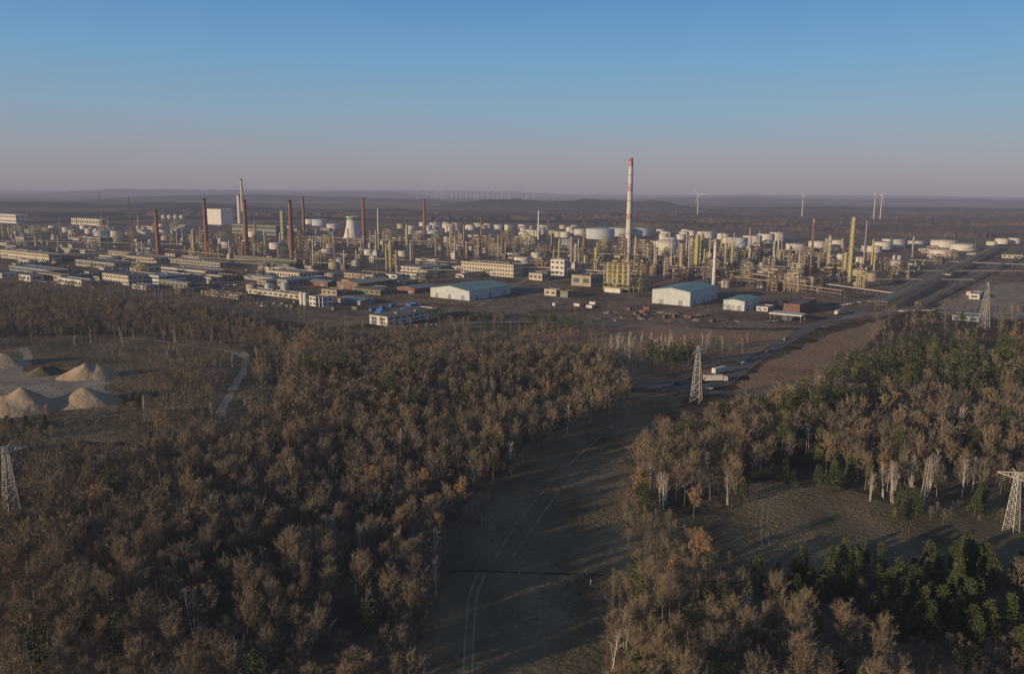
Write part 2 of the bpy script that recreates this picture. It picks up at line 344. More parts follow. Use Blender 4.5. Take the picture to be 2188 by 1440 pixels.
def bare(H, Rr, nl, nb, nt, tw, tl, detail=True, up=.4):
    tr = []; lean = rs.normal(size=2)*.025*H; top = np.array([lean[0], lean[1], H*.84])
    tr += ttube((0, 0, -.1), top*.5, H*.013, H*.008, 6 if detail else 3); tr += ttube(top*.5, top, H*.008, H*.002, 5 if detail else 3)
    P = []; D = []; Lg = []; W = []
    for i in range(nl):
        h = H*(.30+.48*(i+.5)/nl); t = h/(H*.84); s = top*t; az = i*2.4+rs.rand()*.8
        el = R_(40+36*(i/nl)+rs.rand()*8); dr = np.array([math.cos(az)*math.cos(el), math.sin(az)*math.cos(el), math.sin(el)])
        ln = .5
        for _ in range(14):
            e = s+dr*(ln+.4); q = (math.hypot(e[0], e[1])/Rr)**2+((e[2]-H*.62)/(H*.36))**2
            if q > .92: break
            ln += .45
        ln *= .85+.22*rs.rand(); e = s+dr*ln
        if detail: tr += ttube(s, e, H*.005, H*.0015, 3)
        else: P.append(s); D.append(dr); Lg.append(ln); W.append(.2)
        for b in range(nb):
            tt = .2+.8*(b+rs.rand())/nb; bs = s+dr*ln*tt; bd = dr*.6+rs.normal(size=3)*.5+np.array([0, 0, up]); bd /= np.linalg.norm(bd); bl = (.9+1.1*rs.rand())*H/15
            P.append(bs); D.append(bd); Lg.append(bl*1.2); W.append(tw*1.4)
            ts = bs+bd*bl*rs.rand(nt, 1); td = nrm(bd*.8+rs.normal(size=(nt, 3))*.48+np.array([0, 0, up*.8]))
            P += list(ts); D += list(td); Lg += list(tl*(.6+.7*rs.rand(nt))); W += list(tw*(.6+.8*rs.rand(nt)))
    return np.array(tr), shards(np.array(P), np.array(D), np.array(Lg), np.array(W))
def leafy(H, Rr, n, size):
    tr, cr = bare(H, Rr, 11, 5, 6, .09, 1.1)
    c = np.array([t[0] for t in cr]); idx = rs.randint(0, len(c), n); P = c[idx]+rs.normal(size=(n, 3))*.35
    D = nrm(rs.normal(size=(n, 3))); L = shards(P, D, np.full(n, size)*(.6+.8*rs.rand(n)), np.full(n, size))
    return tr, np.concatenate([cr, L])
def pine(H, Rr, low, ncl, nleaf, size, tn=5):
    tr = ttube((0, 0, -.1), (0, 0, H*.95), H*.013, H*.003, tn); P = []; D = []
    for i in range(ncl):
        t = (i+.5)/ncl; z = H*(low+(1-low)*t); rad = Rr*(1-t)**.65*(.45+.65*rs.rand())
        if low > .4: rad = Rr*math.sin(math.pi*min(.98, .15+.8*t))**.6*(.4+.7*rs.rand())
        az = i*2.4+rs.rand(); c = np.array([math.cos(az)*rad*.8, math.sin(az)*rad*.8, z])
        p = c+rs.normal(size=(nleaf, 3))*np.array([.27, .27, .15])*Rr*(.8-.35*t)
        P.append(p); d = nrm(p-np.array([0, 0, z-1.0]))+rs.normal(size=(nleaf, 3))*.5; D.append(nrm(d))
        if ncl > 15 and i % 3 == 0: tr += ttube((0, 0, z-.5), c, .05, .02, 3)
    P = np.concatenate(P); D = np.concatenate(D); n = len(P)
    return np.array(tr), shards(P, D, size*(.7+.6*rs.rand(n)), size*(.4+.35*rs.rand(n)))
def birch(H, stems, ntw, tw):
    tr = []; P = []; D = []; Lg = []; W = []
    for s in range(stems):
        b = rs.normal(size=2)*.4*(stems > 1); l = rs.normal(size=2)*.07*H; top = np.array([b[0]+l[0], b[1]+l[1], H*(.85+.15*rs.rand())]); bs = np.array([b[0], b[1], -.1])
        mid = (bs+top)*.5+np.array([rs.normal()*.15, rs.normal()*.15, 0])
        tr += ttube(bs, mid, .12, .08, 4); tr += ttube(mid, top, .08, .02, 4)
        for i in range(10):
            t = .35+.6*i/10; q = bs+(top-bs)*t; az = i*2.4+rs.rand(); el = R_(58+15*rs.rand()); d = np.array([math.cos(az)*math.cos(el), math.sin(az)*math.cos(el), math.sin(el)]); ln = (1-t)*H*.32+.9
            tr += ttube(q, q+d*ln, .04, .012, 3)
            for k in range(ntw):
                P.append(q+d*ln*(.3+.7*rs.rand())); dd = d+rs.normal(size=3)*.45; D.append(dd/np.linalg.norm(dd)); Lg.append(.7+.8*rs.rand()); W.append(tw)
    return np.array(tr), shards(np.array(P), np.array(D), np.array(Lg), np.array(W))
def trimesh(name, T, mats, mi=None):
    n = len(T); me = bpy.data.meshes.new(name); me.vertices.add(3*n); me.vertices.foreach_set('co', np.ascontiguousarray(T, dtype=np.float32).ravel())
    me.loops.add(3*n); me.loops.foreach_set('vertex_index', np.arange(3*n, dtype=np.int32)); me.polygons.add(n); me.polygons.foreach_set('loop_start', np.arange(0, 3*n, 3, dtype=np.int32))
    for m in mats: me.materials.append(m)
    if mi is not None: me.polygons.foreach_set('material_index', mi.astype(np.int32))
    me.update(calc_edges=True); return me
def tree_proto(name, pair, mt, mc):
    r = empty(name)
    for nm, T, m in (('trunk', pair[0], mt), ('crown', pair[1], mc)):
        o = bpy.data.objects.new(nm, trimesh(nm, T, [m])); COL.objects.link(o); o.parent = r
    return r
POOLS = {
 'bare': Pool([tree_proto('bare_tree', bare(15, 2.7+1.0*rs.rand(), 16, 8, 20, .046, 1.15), M['bark'], M['twig']) for _ in range(10)]),
 'russet': Pool([tree_proto('russet_oak_tree', leafy(13, 3.3, 900, .3), M['bark'], M['russet']) for _ in range(4)]),
 'birch': Pool([tree_proto('birch_tree', birch(14, s, 20, .055), M['birchbark'], M['birchtwig']) for s in (1, 2, 3, 2)]),
 'young': Pool([tree_proto('young_pine_tree', pine(8.5, 2.5, .08, 34, 34, .5), M['pinebark'], M['pine']) for _ in range(5)]),
 'tall': Pool([tree_proto('tall_pine_tree', pine(16, 2.8, .52, 24, 26, .6), M['pinebark'], M['pine']) for _ in range(5)])}
LOD = {
 ('bare', 0): [bare(15, 2.8+.8*rs.rand(), 12, 6, 10, .09, 1.3, False) for _ in range(8)], ('bare', 1): [bare(15, 2.9+.7*rs.rand(), 9, 4, 8, .18, 1.6, False) for _ in range(8)],
 ('russet', 0): [leafy(13, 3.3, 220, .55) for _ in range(2)], ('russet', 1): [leafy(13, 3.3, 60, .9) for _ in range(2)],
 ('birch', 0): [birch(14, s, 6, .11) for s in (1, 2, 3)], ('birch', 1): [birch(14, s, 4, .18) for s in (1, 2)],
 ('young', 0): [pine(8.5, 2.6, .08, 16, 18, .85, 3) for _ in range(3)], ('young', 1): [pine(8.5, 2.6, .08, 11, 10, 1.3, 3) for _ in range(3)],
 ('tall', 0): [pine(16, 2.7, .52, 14, 16, .95, 3) for _ in range(3)], ('tall', 1): [pine(16, 2.7, .55, 10, 10, 1.4, 3) for _ in range(3)]}
MATS = {'bare': ('bark', 'twig'), 'russet': ('bark', 'russet'), 'birch': ('birchbark', 'birchtwig'), 'young': ('pinebark', 'pine'), 'tall': ('pinebark', 'pine')}
WOODS = [
 [(-300, 1700), (895, 1700), (900, 1440), (925, 1245), (945, 1150), (1040, 1065), (1115, 990), (1230, 930), (1345, 880), (1335, 830), (1290, 790), (1180, 755), (960, 738), (800, 738), (660, 742), (600, 770), (610, 830), (590, 890), (545, 950), (440, 965), (320, 985), (120, 1000), (-300, 1010)],
 [(-300, 740), (-300, 640), (0, 642), (180, 655), (420, 678), (560, 700), (620, 760), (560, 745), (470, 735), (240, 718)],
 [(300, 900), (290, 850), (330, 790), (440, 770), (480, 790), (470, 850), (430, 930), (330, 940)],
 [(1345, 1080), (1355, 1010), (1420, 950), (1480, 922), (1560, 915), (1680, 890), (1750, 830), (1830, 785), (1950, 755), (2400, 745), (2400, 1088), (1900, 1065), (1750, 1022), (1600, 1022), (1560, 1095), (1440, 1085)],
 [(1305, 1700), (1300, 1440), (1308, 1340), (1355, 1290), (1480, 1285), (1600, 1315), (1760, 1385), (1880, 1450), (1990, 1560), (2060, 1700)],
]
PINES = [
 ([(1590, 1265), (1690, 1225), (1900, 1215), (2400, 1215), (2400, 1400), (2180, 1385), (1960, 1380), (1800, 1345), (1650, 1300)], 'young', .98),
 ([(1560, 1095), (1590, 1020), (1700, 980), (1810, 1000), (1830, 1050), (1760, 1055), (1640, 1040)], 'young', .65),
 ([(1750, 850), (1790, 795), (1930, 755), (2400, 745), (2400, 850), (2060, 870), (1880, 865)], 'tall', .5), ([(1840, 800), (1930, 740), (2400, 730), (2400, 780)], 'young', .35),
 ([(1640, 920), (1700, 880), (1800, 860), (1830, 900), (1700, 960)], 'tall', .4),
 ([(1900, 1085), (2000, 1075), (2010, 1115), (1900, 1115)], 'young', .7), ([(2080, 1080), (2150, 1075), (2150, 1105), (2080, 1105)], 'young', .5),
 ([(650, 850), (660, 815), (740, 815), (740, 850)], 'tall', .6), ([(1385, 812), (1380, 780), (1480, 775), (1480, 805)], 'tall', .8),
 ([(255, 885), (265, 850), (320, 850), (320, 885)], 'young', .9), ([(-50, 950), (-50, 905), (100, 905), (100, 940)], 'young', .7),
 ([(1130, 722), (1130, 695), (1250, 700), (1245, 724)], 'tall', .5), ([(905, 700), (905, 685), (950, 685), (950, 700)], 'tall', .8), ([(980, 690), (990, 680), (1080, 682), (1080, 690)], 'young', .6), ([(1820, 990), (1900, 940), (2188, 960), (2188, 1040), (1850, 1040)], 'young', .2),
 ([(1340, 1110), (1340, 1060), (1400, 1070), (1400, 1110)], 'young', .5), ([(1950, 1440), (1960, 1390), (2300, 1390), (2300, 1500), (2060, 1500)], 'young', .13)]
BIRCH = [([(1850, 1090), (1870, 1040), (2080, 1050), (2080, 1095)], .6), ([(1370, 1080), (1380, 1060), (1440, 1065), (1440, 1088)], .8), ([(560, 1290), (580, 1190), (940, 1150), (945, 1300)], .24),
 ([(1000, 880), (1010, 850), (1060, 850), (1060, 880)], .7), ([(1290, 770), (1300, 740), (1440, 745), (1440, 772)], .55), ([(1440, 760), (1440, 735), (1620, 735), (1580, 760)], .15), ([(450, 830), (460, 770), (620, 770), (620, 830)], .12), ([(860, 870), (900, 850), (940, 860), (940, 890)], .3),
 ([(230, 760), (260, 720), (400, 730), (380, 770)], .15), ([(-100, 1420), (0, 1300), (500, 1300), (600, 1440)], .06)]
PYL = [(25, 1088), (2163, 1135), (1487, 858), (2101, 700)]
sp = 5.1
X = np.arange(-640, 640, sp); Y = np.arange(105, 830, sp); XX, YY = np.meshgrid(X, Y)
XX = (XX+(rs.rand(*XX.shape)-.5)*sp*1.2).ravel(); YY = (YY+(rs.rand(*YY.shape)-.5)*sp*1.2).ravel()
UU, VV = projn(np.stack([XX, YY, np.zeros_like(XX)], 1)); UT, VT = projn(np.stack([XX, YY, np.full_like(XX, 14.0)], 1))
inw = np.zeros(XX.shape, bool)
for p in WOODS: inw |= inpoly(UU, VV, p)
SP = [([(-100, 940), (-100, 700), (480, 715), (600, 790), (560, 890), (300, 960)], .15), ([(1180, 770), (1190, 745), (1600, 745), (1560, 780), (1340, 795)], .05), ([(600, 770), (580, 702), (900, 695), (1300, 705), (1300, 790), (900, 765)], .17),
      ([(1300, 812), (1300, 760), (1450, 765), (1480, 810), (1370, 812)], .18), ([(-100, 645), (-100, 600), (500, 640), (700, 690), (400, 680)], .24), ([(1800, 760), (1900, 675), (2300, 650), (2300, 740)], .08), ([(1560, 910), (1700, 850), (1850, 760), (1880, 790), (1740, 890)], .12)]
qz = [(-150, 892), (-150, 760), (60, 755), (240, 790), (250, 860), (150, 897)]
TRK = [(445, 940), (462, 880), (492, 810), (508, 755), (545, 755), (545, 810), (520, 870), (490, 940)]
spa = np.zeros(XX.shape, bool)
for p, pr in SP: spa |= inpoly(UU, VV, p) & (rs.rand(len(XX)) < pr)
roads_px = [(main, 9), ([(1345, 822), (1440, 830), (1560, 838), (1700, 850)], 9), ([(820, 700), (1000, 690), (1200, 688), (1400, 700), (1560, 708), (1680, 715)], 7)]
bad = np.zeros(XX.shape, bool)
for px, w in roads_px:
    pts = [G(*p) for p in px]
    for a, b in zip(pts[:-1], pts[1:]):
        d = b-a; L2 = d.x**2+d.y**2; t = np.clip(((XX-a.x)*d.x+(YY-a.y)*d.y)/L2, 0, 1); bad |= np.hypot(XX-a.x-t*d.x, YY-a.y-t*d.y) < w
for (u, v) in PYL:
    p = G(u, v); bad |= np.hypot(XX-p.x, YY-p.y) < 9; bad |= (np.abs(UU-u) < (48 if v > 1000 else 26)) & (VV > v-5) & (VV < v+75)
pinein = np.zeros(XX.shape, bool); kind = np.array(['bare']*len(XX), dtype=object)
rr = rs.rand(len(XX)); right = UU > 1330; patch = vnoise(XX/70, YY/70, 5)
kind[rr < .02+.05*(patch > .8)] = 'russet'; kind[(rr > .09) & (rr < .13)] = 'birch'; kind[(rr > .13) & (rr < np.where(right, .2, .145))] = 'tall'; kind[(rr > .2) & (rr < np.where(right, .24, .204))] = 'young'
for poly, k, pr in PINES:
    m = inpoly(UU, VV, poly); mm = m & (rs.rand(len(XX)) < pr); kind[mm] = k
    pinein |= (m if k == 'young' and pr > .9 else mm)
for poly, pr in BIRCH:
    m = inpoly(UU, VV, poly) & (rs.rand(len(XX)) < pr); kind[m] = 'birch'; pinein |= m
dens = vnoise(XX/38, YY/38, 2)
thin = rs.rand(len(XX)) > np.where(dens < -.7, .55, .08)
vis = (UT > -160) & (UT < 2330) & (VT < 1455) & (YY > 100)
sel = (inw | spa | pinein) & ~bad & ~inpoly(UU, VV, qz) & ~inpoly(UU, VV, TRK) & thin & vis
SZ = .9*np.where((VV < 775) & (UU < 1300), .75, 1.0)*np.where((VV < 880) & (UU > 1350), .85, 1.0)*np.where((VV < 960) & (UU < 520) & (VV > 735), .65, 1.0)*(1+.12*vnoise(XX/50, YY/50, 8))
PT = [(XX[i], YY[i], kind[i], UU[i], VV[i], SZ[i]) for i in np.nonzero(sel)[0]]
for u, v, k, s in [(905, 1085, 'russet', 1.1), (797, 1075, 'russet', 1.1), (1365, 1072, 'russet', 1.35), (1482, 1108, 'russet', 1.0), (1488, 1215, 'russet', 1.1), (733, 1165, 'russet', 1.1), (1010, 1065, 'bare', 1), (1410, 1085, 'birch', 1), (1905, 1072, 'birch', 1.15), (2085, 1375, 'young', 1), (1985, 1380, 'young', 1), (2080, 1440, 'young', 1), (2180, 1410, 'young', .8), (2050, 940, 'birch', 1)]:
    p = G(u, v); PT.append((p.x, p.y, k, u, v, s))
PT.sort(key=lambda t: t[0]**2+t[1]**2)
def where(u, v):
    if u < 950 or (u < 1360 and v < 1000):
        a = 'at the very bottom' if v > 1330 else ('in the lower wood' if v > 1180 else ('in the middle wood' if v > 1000 else 'in the far wood'))
        b = ' near the left edge' if u < 320 else (' left of the grass clearing' if u > 640 else ' between left pylon and clearing')
        return a+b
    if v > 1150: return 'in the bottom right wood '+('beside the grass clearing' if u < 1500 else ('before the young pines' if u < 1850 else 'near the right edge'))
    return 'in the right wood '+('beside the grass clearing' if u < 1600 else ('behind the side glade' if u < 1950 else 'near the right pylon'))+(' far back' if v < 900 else '')
DESC = {'bare': 'bare brown deciduous tree', 'russet': 'russet leaved oak tree', 'birch': 'white stemmed bare birch', 'young': 'bushy young green pine', 'tall': 'tall pine with green top'}
CAT = {'bare': 'tree', 'russet': 'oak tree', 'birch': 'birch tree', 'young': 'pine tree', 'tall': 'pine tree'}
LIM = {'bare': 300, 'russet': 80, 'birch': 150, 'young': 280, 'tall': 120}
cnt = {k: 0 for k in LIM}; stuff = {}
for x, y, k, u, v, sz in PT:
    sc = (.76+.42*rs.rand())*sz
    if cnt[k] < LIM[k] and 0 <= u <= 2188:
        o = POOLS[k].get(); o.location = (x, y, 0); o.rotation_euler.z = rs.rand()*6.28; o.scale = (sc, sc, sc*(.9+.22*rs.rand())); cnt[k] += 1
        w = where(u, v); tag(o, DESC[k]+' '+w, CAT[k], DESC[k]+'s '+w)
    else:
        stuff.setdefault((k, 0 if math.hypot(x, y) < 330 else 1), []).append((x, y, sc))
for p in POOLS.values(): p.clean()
def scatter(keys, name, label):
    Ts = []; MI = []; mats = []
    for k in keys:
        mt, mc = MATS[k]
        base = len(mats); mats += [M[mc], M[mt]]
        for lod in (0, 1):
            L = stuff.get((k, lod), [])
            if not L: continue
            A = np.array(L); pr = LOD[(k, lod)]; pick = rs.randint(0, len(pr), len(A))
            for i, (tr, cr) in enumerate(pr):
                B = A[pick == i]
                if not len(B): continue
                T = np.concatenate([cr, tr]); mi = np.concatenate([np.full(len(cr), base), np.full(len(tr), base+1)])
                an = rs.rand(len(B))*6.28; c, s = np.cos(an), np.sin(an); sc = B[:, 2]
                x = T[None, :, :, 0]; y = T[None, :, :, 1]; z = T[None, :, :, 2]
                C = c[:, None, None]*sc[:, None, None]; Sn = s[:, None, None]*sc[:, None, None]
                out = np.stack([x*C-y*Sn+B[:, 0][:, None, None], x*Sn+y*C+B[:, 1][:, None, None], z*sc[:, None, None]+0*C], -1)
                Ts.append(out.reshape(-1, 3, 3)); MI.append(np.tile(mi, len(B)))
    if not Ts: return
    T = np.concatenate(Ts); me = trimesh(name, T, mats, np.concatenate(MI)); o = bpy.data.objects.new(name, me); COL.objects.link(o)
    print('stuff', name, len(T)); return tag(o, label, 'woodland', kind='stuff')
scatter(['bare'], 'bare_woodland', 'brown mass of bare deciduous trees reaching back to the refinery')
scatter(['young', 'tall'], 'pine_woodland', 'dark green far pines mixed through the right hand woods')
scatter(['birch', 'russet'], 'birch_woodland', 'pale birches and russet oaks scattered through the far woods')
stuff.clear(); SH = [([(-150, 960), (-150, 700), (480, 715), (600, 790), (540, 940), (300, 960)], 700, 1), ([(1180, 790), (1190, 752), (1600, 752), (1560, 790), (1340, 805)], 110, 1), ([(600, 765), (600, 700), (1250, 710), (1300, 780)], 400, 1),
  ([(1340, 1270), (1330, 1060), (1400, 1100), (1560, 1200), (1650, 1260), (1450, 1300)], 160, 1), ([(1900, 1120), (1900, 1080), (2200, 1090), (2200, 1120)], 20, 1), ([(-100, 660), (-100, 600), (500, 635), (700, 690), (400, 690)], 360, 1.2), ([(1560, 900), (1760, 780), (1900, 680), (2188, 660), (2188, 740), (1730, 870)], 260, 1), ([(890, 1440), (900, 1250), (1110, 960), (1135, 970), (960, 1200), (930, 1440)], 90, 1),
  ([(1880, 1430), (1960, 1390), (2250, 1390), (2250, 1560), (2000, 1560)], 150, 1), ([(1285, 1440), (1290, 1270), (1335, 1230), (1350, 1290), (1320, 1440)], 40, 1), ([(0, 600), (0, 520), (700, 540), (1000, 600), (800, 660), (400, 640)], 240, 1.7), ([(1000, 670), (1000, 650), (1900, 655), (1700, 690)], 30, 1.2)]
for poly, n, f in SH:
    P = [G(*p) for p in poly]; x0 = min(p.x for p in P); x1 = max(p.x for p in P); y0 = min(p.y for p in P); y1 = max(p.y for p in P); c = 0
    while c < n:
        x = random.uniform(x0, x1); y = random.uniform(y0, y1); u, v = proj(x, y)
        if not inpoly([u], [v], poly)[0]: continue
        c += 1
        if inpoly([u], [v], qz)[0] or inpoly([u], [v], TRK)[0]: continue
        stuff.setdefault(('bare', 0 if y < 330 else 1), []).append((x, y, (.15+.22*random.random())*f))
scatter(['bare'], 'undergrowth', 'low brown scrub along the wood edges and around quarry')
tp = [([(890, 1460), (915, 1240), (940, 1130), (1110, 965), (1330, 842), (1465, 842), (1365, 960), (1345, 1050), (1440, 1095), (1560, 1110), (1600, 1030), (1750, 1030), (1900, 1075), (2300, 1095), (2300, 1220), (1900, 1220), (1500, 1240), (1340, 1240), (1300, 1460)], 5000), ([(1900, 1390), (2300, 1390), (2300, 1460), (1980, 1460)], 1000)]
P_ = []
for poly, n in tp:
    P = [G(*p) for p in poly]; x0 = min(p.x for p in P); x1 = max(p.x for p in P); y0 = min(p.y for p in P); y1 = max(p.y for p in P)
    a = rs.uniform(x0, x1, n*8); b = rs.uniform(y0, y1, n*8); U, V = projn(np.stack([a, b, 0*a], 1)); ok = inpoly(U, V, poly) & (vnoise(a/9, b/14, 4) > .2); a = a[ok][:n]; b = b[ok][:n]
    for k in range(4): P_.append(np.stack([a+rs.normal(size=len(a))*.4, b+rs.normal(size=len(a))*.4, np.full(len(a), .02)], 1))
P_ = np.concatenate(P_); n = len(P_); D_ = nrm(rs.normal(size=(n, 3))*.45+np.array([0, 0, 1]))
o = bpy.data.objects.new('grass_tufts', trimesh('grass_tufts', shards(P_, D_, .2+.25*rs.rand(n), .15+.2*rs.rand(n)), [M['grass']])); COL.objects.link(o); tag(o, 'dry olive brown grass tufts over the clearing and glades', 'grass', kind='stuff')
# ---------------------------------------------------------------- industrial site
ANG = R_(55); UX = Vector((math.cos(ANG), math.sin(ANG), 0)); VX = Vector((-math.sin(ANG), math.cos(ANG), 0))
OCC = []
def free(x, y, r):
    return all((x-a)**2+(y-b)**2 > (r+c)**2 for a, b, c in OCC)
def bldg(c, L, W, h, wall, roofm, label, cat='building', name='building', kind='flat', rows=0, gap=5.0, ribbon=False, doors=0, group=None, win='glass', rz=ANG, vents=0):
    t = empty(name, c, rz, label, cat, group)
    mb = MB()
    if kind == 'gable':
        rh = min(L, W)*.07
        if L >= W:
            mb.v = [(0, 0, 0), (L, 0, 0), (L, W, 0), (0, W, 0), (0, 0, h), (L, 0, h), (L, W, h), (0, W, h), (0, W/2, h+rh), (L, W/2, h+rh)]
            mb.f = [(0, 1, 5, 4), (2, 3, 7, 6), (3, 0, 4, 8, 7), (1, 2, 6, 9, 5)]
            r = MB(); e = .5
            r.v = [(-e, -e, h-.02), (L+e, -e, h-.02), (L+e, W/2, h+rh+.1), (-e, W/2, h+rh+.1), (L+e, W+e, h-.02), (-e, W+e, h-.02)]
            r.v += [(x, y, z+.35) for x, y, z in r.v]
            r.f = [(0, 3, 2, 1), (3, 5, 4, 2), (6, 7, 8, 9), (9, 8, 10, 11), (0, 1, 7, 6), (4, 5, 11, 10), (0, 6, 9, 3), (3, 9, 11, 5), (1, 2, 8, 7), (2, 4, 10, 8)]
        else:
            mb.v = [(0, 0, 0), (L, 0, 0), (L, W, 0), (0, W, 0), (0, 0, h), (L, 0, h), (L, W, h), (0, W, h), (L/2, 0, h+rh), (L/2, W, h+rh)]
            mb.f = [(1, 2, 6, 5), (3, 0, 4, 7), (0, 1, 5, 8, 4), (2, 3, 7, 9, 6)]
            r = MB(); e = .5
            r.v = [(-e, -e, h-.02), (-e, W+e, h-.02), (L/2, W+e, h+rh+.1), (L/2, -e, h+rh+.1), (L+e, W+e, h-.02), (L+e, -e, h-.02)]
            r.v += [(x, y, z+.35) for x, y, z in r.v]
            r.f = [(0, 1, 2, 3), (3, 2, 4, 5), (6, 9, 8, 7), (9, 11, 10, 8), (0, 6, 7, 1), (4, 10, 11, 5), (0, 3, 9, 6), (3, 5, 11, 9), (1, 7, 8, 2), (2, 8, 10, 4)]
        mb.build('wall', wall, t); r.build('roof', roofm, t)
    else:
        mb.box(0, 0, 0, L, W, h); mb.build('wall', wall, t)
        MB().box(-.25, -.25, h+.003, L+.25, W+.25, h+.35).build('roof', roofm, t)
        p = MB().box(-.25, -.25, h+.355, L+.25, .1, h+.8).box(-.25, W-.1, h+.355, L+.25, W+.25, h+.8).box(-.25, .1, h+.355, .1, W-.1, h+.8).box(L-.1, .1, h+.355, L+.25, W-.1, h+.8)
        p.build('parapet', wall, t)
        for k in range(vents):
            x = random.uniform(.15, .85)*L; y = random.uniform(.2, .8)*W; s = random.uniform(.6, 1.5); MB().box(x-s, y-s*.7, h+.36, x+s, y+s*.7, h+.36+s).build('roof_vent', M['galv'], t)
    if rows:
        fh = h/rows
        for a, ln in ((0, W), (1, L)):
            n = max(1, int(ln/gap))
            if ribbon: n = 1
            n = min(n, 26)
            g = ln/n; ww = (g-1.2) if ribbon else g*.62; wh = fh*.42
            if ww <= 0: continue
            me = None
            for j in range(rows):
                for i in range(n):
                    cc = (i+.5)*g; z = fh*(j+.34)
                    if me is None:
                        b = MB()
                        if a == 0: b.box(-.06, -ww/2, 0, .02, ww/2, wh)
                        else: b.box(-ww/2, -.06, 0, ww/2, .02, wh)
                        o = b.build('window', M[win], t); me = o.data
                    else:
                        o = bpy.data.objects.new('window', me); COL.objects.link(o); o.parent = t
                    o.location = (0, cc, z) if a == 0 else (cc, 0, z)
    for k in range(doors):
        y = W*(k+.5)/doors; dw = min(4, W/doors*.4); MB().box(-.08, y-dw/2, 0, .02, y+dw/2, min(h*.55, 4.5)).build('door', M['bluegrey'], t)
    if doors and L > 20:
        for k in range(max(1, int(L/18))):
            x = (k+.5)*L/max(1, int(L/18)); MB().box(x-2, -.08, 0, x+2, .02, min(h*.5, 4.5)).build('door', M['bluegrey'], t)
    OCC.append(((c+UX*L/2+VX*W/2).x, (c+UX*L/2+VX*W/2).y, math.hypot(L, W)/2*.85))
    return t
def solve(c, d, tx, mx=300):
    lo, hi = .5, mx; s = 1 if proj(*(c+d*5)[:2])[0] > proj(*c[:2])[0] else -1
    for _ in range(40):
        m = (lo+hi)/2; u = proj(*(c+d*m)[:2])[0]
        if (u-tx)*s < 0: lo = m
        else: hi = m
    return (lo+hi)/2
def B(uc, vc, xl, xr, hpx, wall, roofm, label, **k):
    c = G(uc, vc); L = solve(c, UX, xr, 160); W = solve(c, VX, xl, 160)
    if 'Lmax' in k: L = min(L, k.pop('Lmax'))
    return bldg(c, L, W, hpx*mpp(c), M[wall], M[roofm], label, **k)
B(1003, 643, 920, 1090, 20, 'palehall', 'teal', 'long pale warehouse with teal roof in front of the office block', name='warehouse', cat='warehouse', kind='gable', doors=3)
B(1474, 655, 1393, 1531, 30, 'palehall', 'teal', 'tall pale warehouse with teal roof right of the green yellow plant', name='warehouse', cat='warehouse', kind='gable', doors=2)
B(1590, 665, 1545, 1622, 20, 'palehall', 'teal', 'small pale warehouse with teal roof right of the tall one', name='warehouse', cat='warehouse', kind='gable', doors=2)
B(1708, 673, 1673, 1744, 20, 'brick', 'tar', 'red brick gatehouse building with flat roof by the access road', rows=2, gap=4)
B(828, 697, 790, 935, 18, 'white', 'tar', 'white two storey building with blue doors behind the front trees', rows=2, gap=7, vents=3, doors=2, win='glass')
B(1097, 593, 985, 1117, 26, 'cream', 'tar', 'long cream office block with three window rows left of the tall stack', name='office_block', cat='office', rows=3, gap=4.2, vents=3)
B(275, 610, 220, 335, 19, 'cream', 'tar', 'cream two storey office at left with blue grey neighbour', name='office_block', cat='office', rows=2, gap=5, vents=2)
B(340, 609, 300, 397, 18, 'white', 'bluegrey', 'white hall with long glazed bands on the left of the site', name='hall', rows=2, ribbon=True, vents=2)
B(105, 562, 2, 128, 17, 'cream', 'tar', 'long pale office building at the far left edge', name='office_block', cat='office', rows=2, gap=6, vents=3)
B(245, 577, 162, 292, 13, 'grey', 'tar', 'low grey building with pale front beside the leftmost road', rows=1, gap=6, vents=2)
B(215, 483, 111, 228, 13, 'cream', 'grey', 'very long pale sunlit hall at the far left near the horizon', name='hall', rows=1, gap=12, doors=4)
B(440, 592, 345, 480, 11, 'cream', 'grey', 'flat low hall with grey roof behind the left offices', name='hall', rows=1, ribbon=True, vents=4)
B(582, 603, 520, 600, 9, 'grey', 'bluegrey', 'low shed with blue grey roof left of centre', name='shed', cat='shed', kind='gable', doors=2)
B(700, 613, 653, 727, 9, 'brick', 'bluegrey', 'low shed with pale blue roof and reddish front', name='shed', cat='shed', kind='gable', doors=2)
B(765, 620, 720, 842, 13, 'brownsteel', 'beige', 'long brown barn like hall with light roof left of teal warehouse', name='hall', kind='gable', doors=2)
B(885, 628, 848, 932, 10, 'brick', 'bluegrey', 'low hall with blue roof just left of the teal warehouse', name='hall', kind='gable', doors=2)
B(690, 657, 661, 711, 20, 'white', 'grey', 'white building block beside the concrete silos', rows=2, gap=4, vents=1)
B(640, 597, 568, 682, 12, 'cream', 'grey', 'long low pale hall in front of the brick chimneys', name='hall', rows=1, gap=5, vents=3)
B(632, 572, 500, 645, 14, 'olive', 'tar', 'long green glazed hall at the foot of the brick chimneys', name='hall', rows=2, ribbon=True, vents=3)
B(470, 572, 355, 490, 9, 'grey', 'olive', 'flat grey green roofed hall left of the chimney feet', name='hall', rows=1, gap=7, vents=4)
B(1205, 590, 1176, 1213, 33, 'white', 'grey', 'narrow tall white building left of the tall stack', rows=3, gap=6, vents=1)
B(1262, 613, 1221, 1290, 22, 'beige', 'tar', 'bare beige concrete block beside the green yellow plant', rows=1, gap=9, vents=2)
B(1158, 600, 1130, 1172, 14, 'cream', 'tar', 'small cream building right of the long office block', rows=1, gap=5)
B(1188, 633, 1163, 1197, 12, 'cream', 'grey', 'small cream hut behind the teal roofed warehouse', name='hut', cat='hut', rows=1, gap=5)
B(1213, 636, 1197, 1226, 12, 'olive', 'olive', 'small green container hut beside the cream hut', name='hut', cat='hut', doors=1)
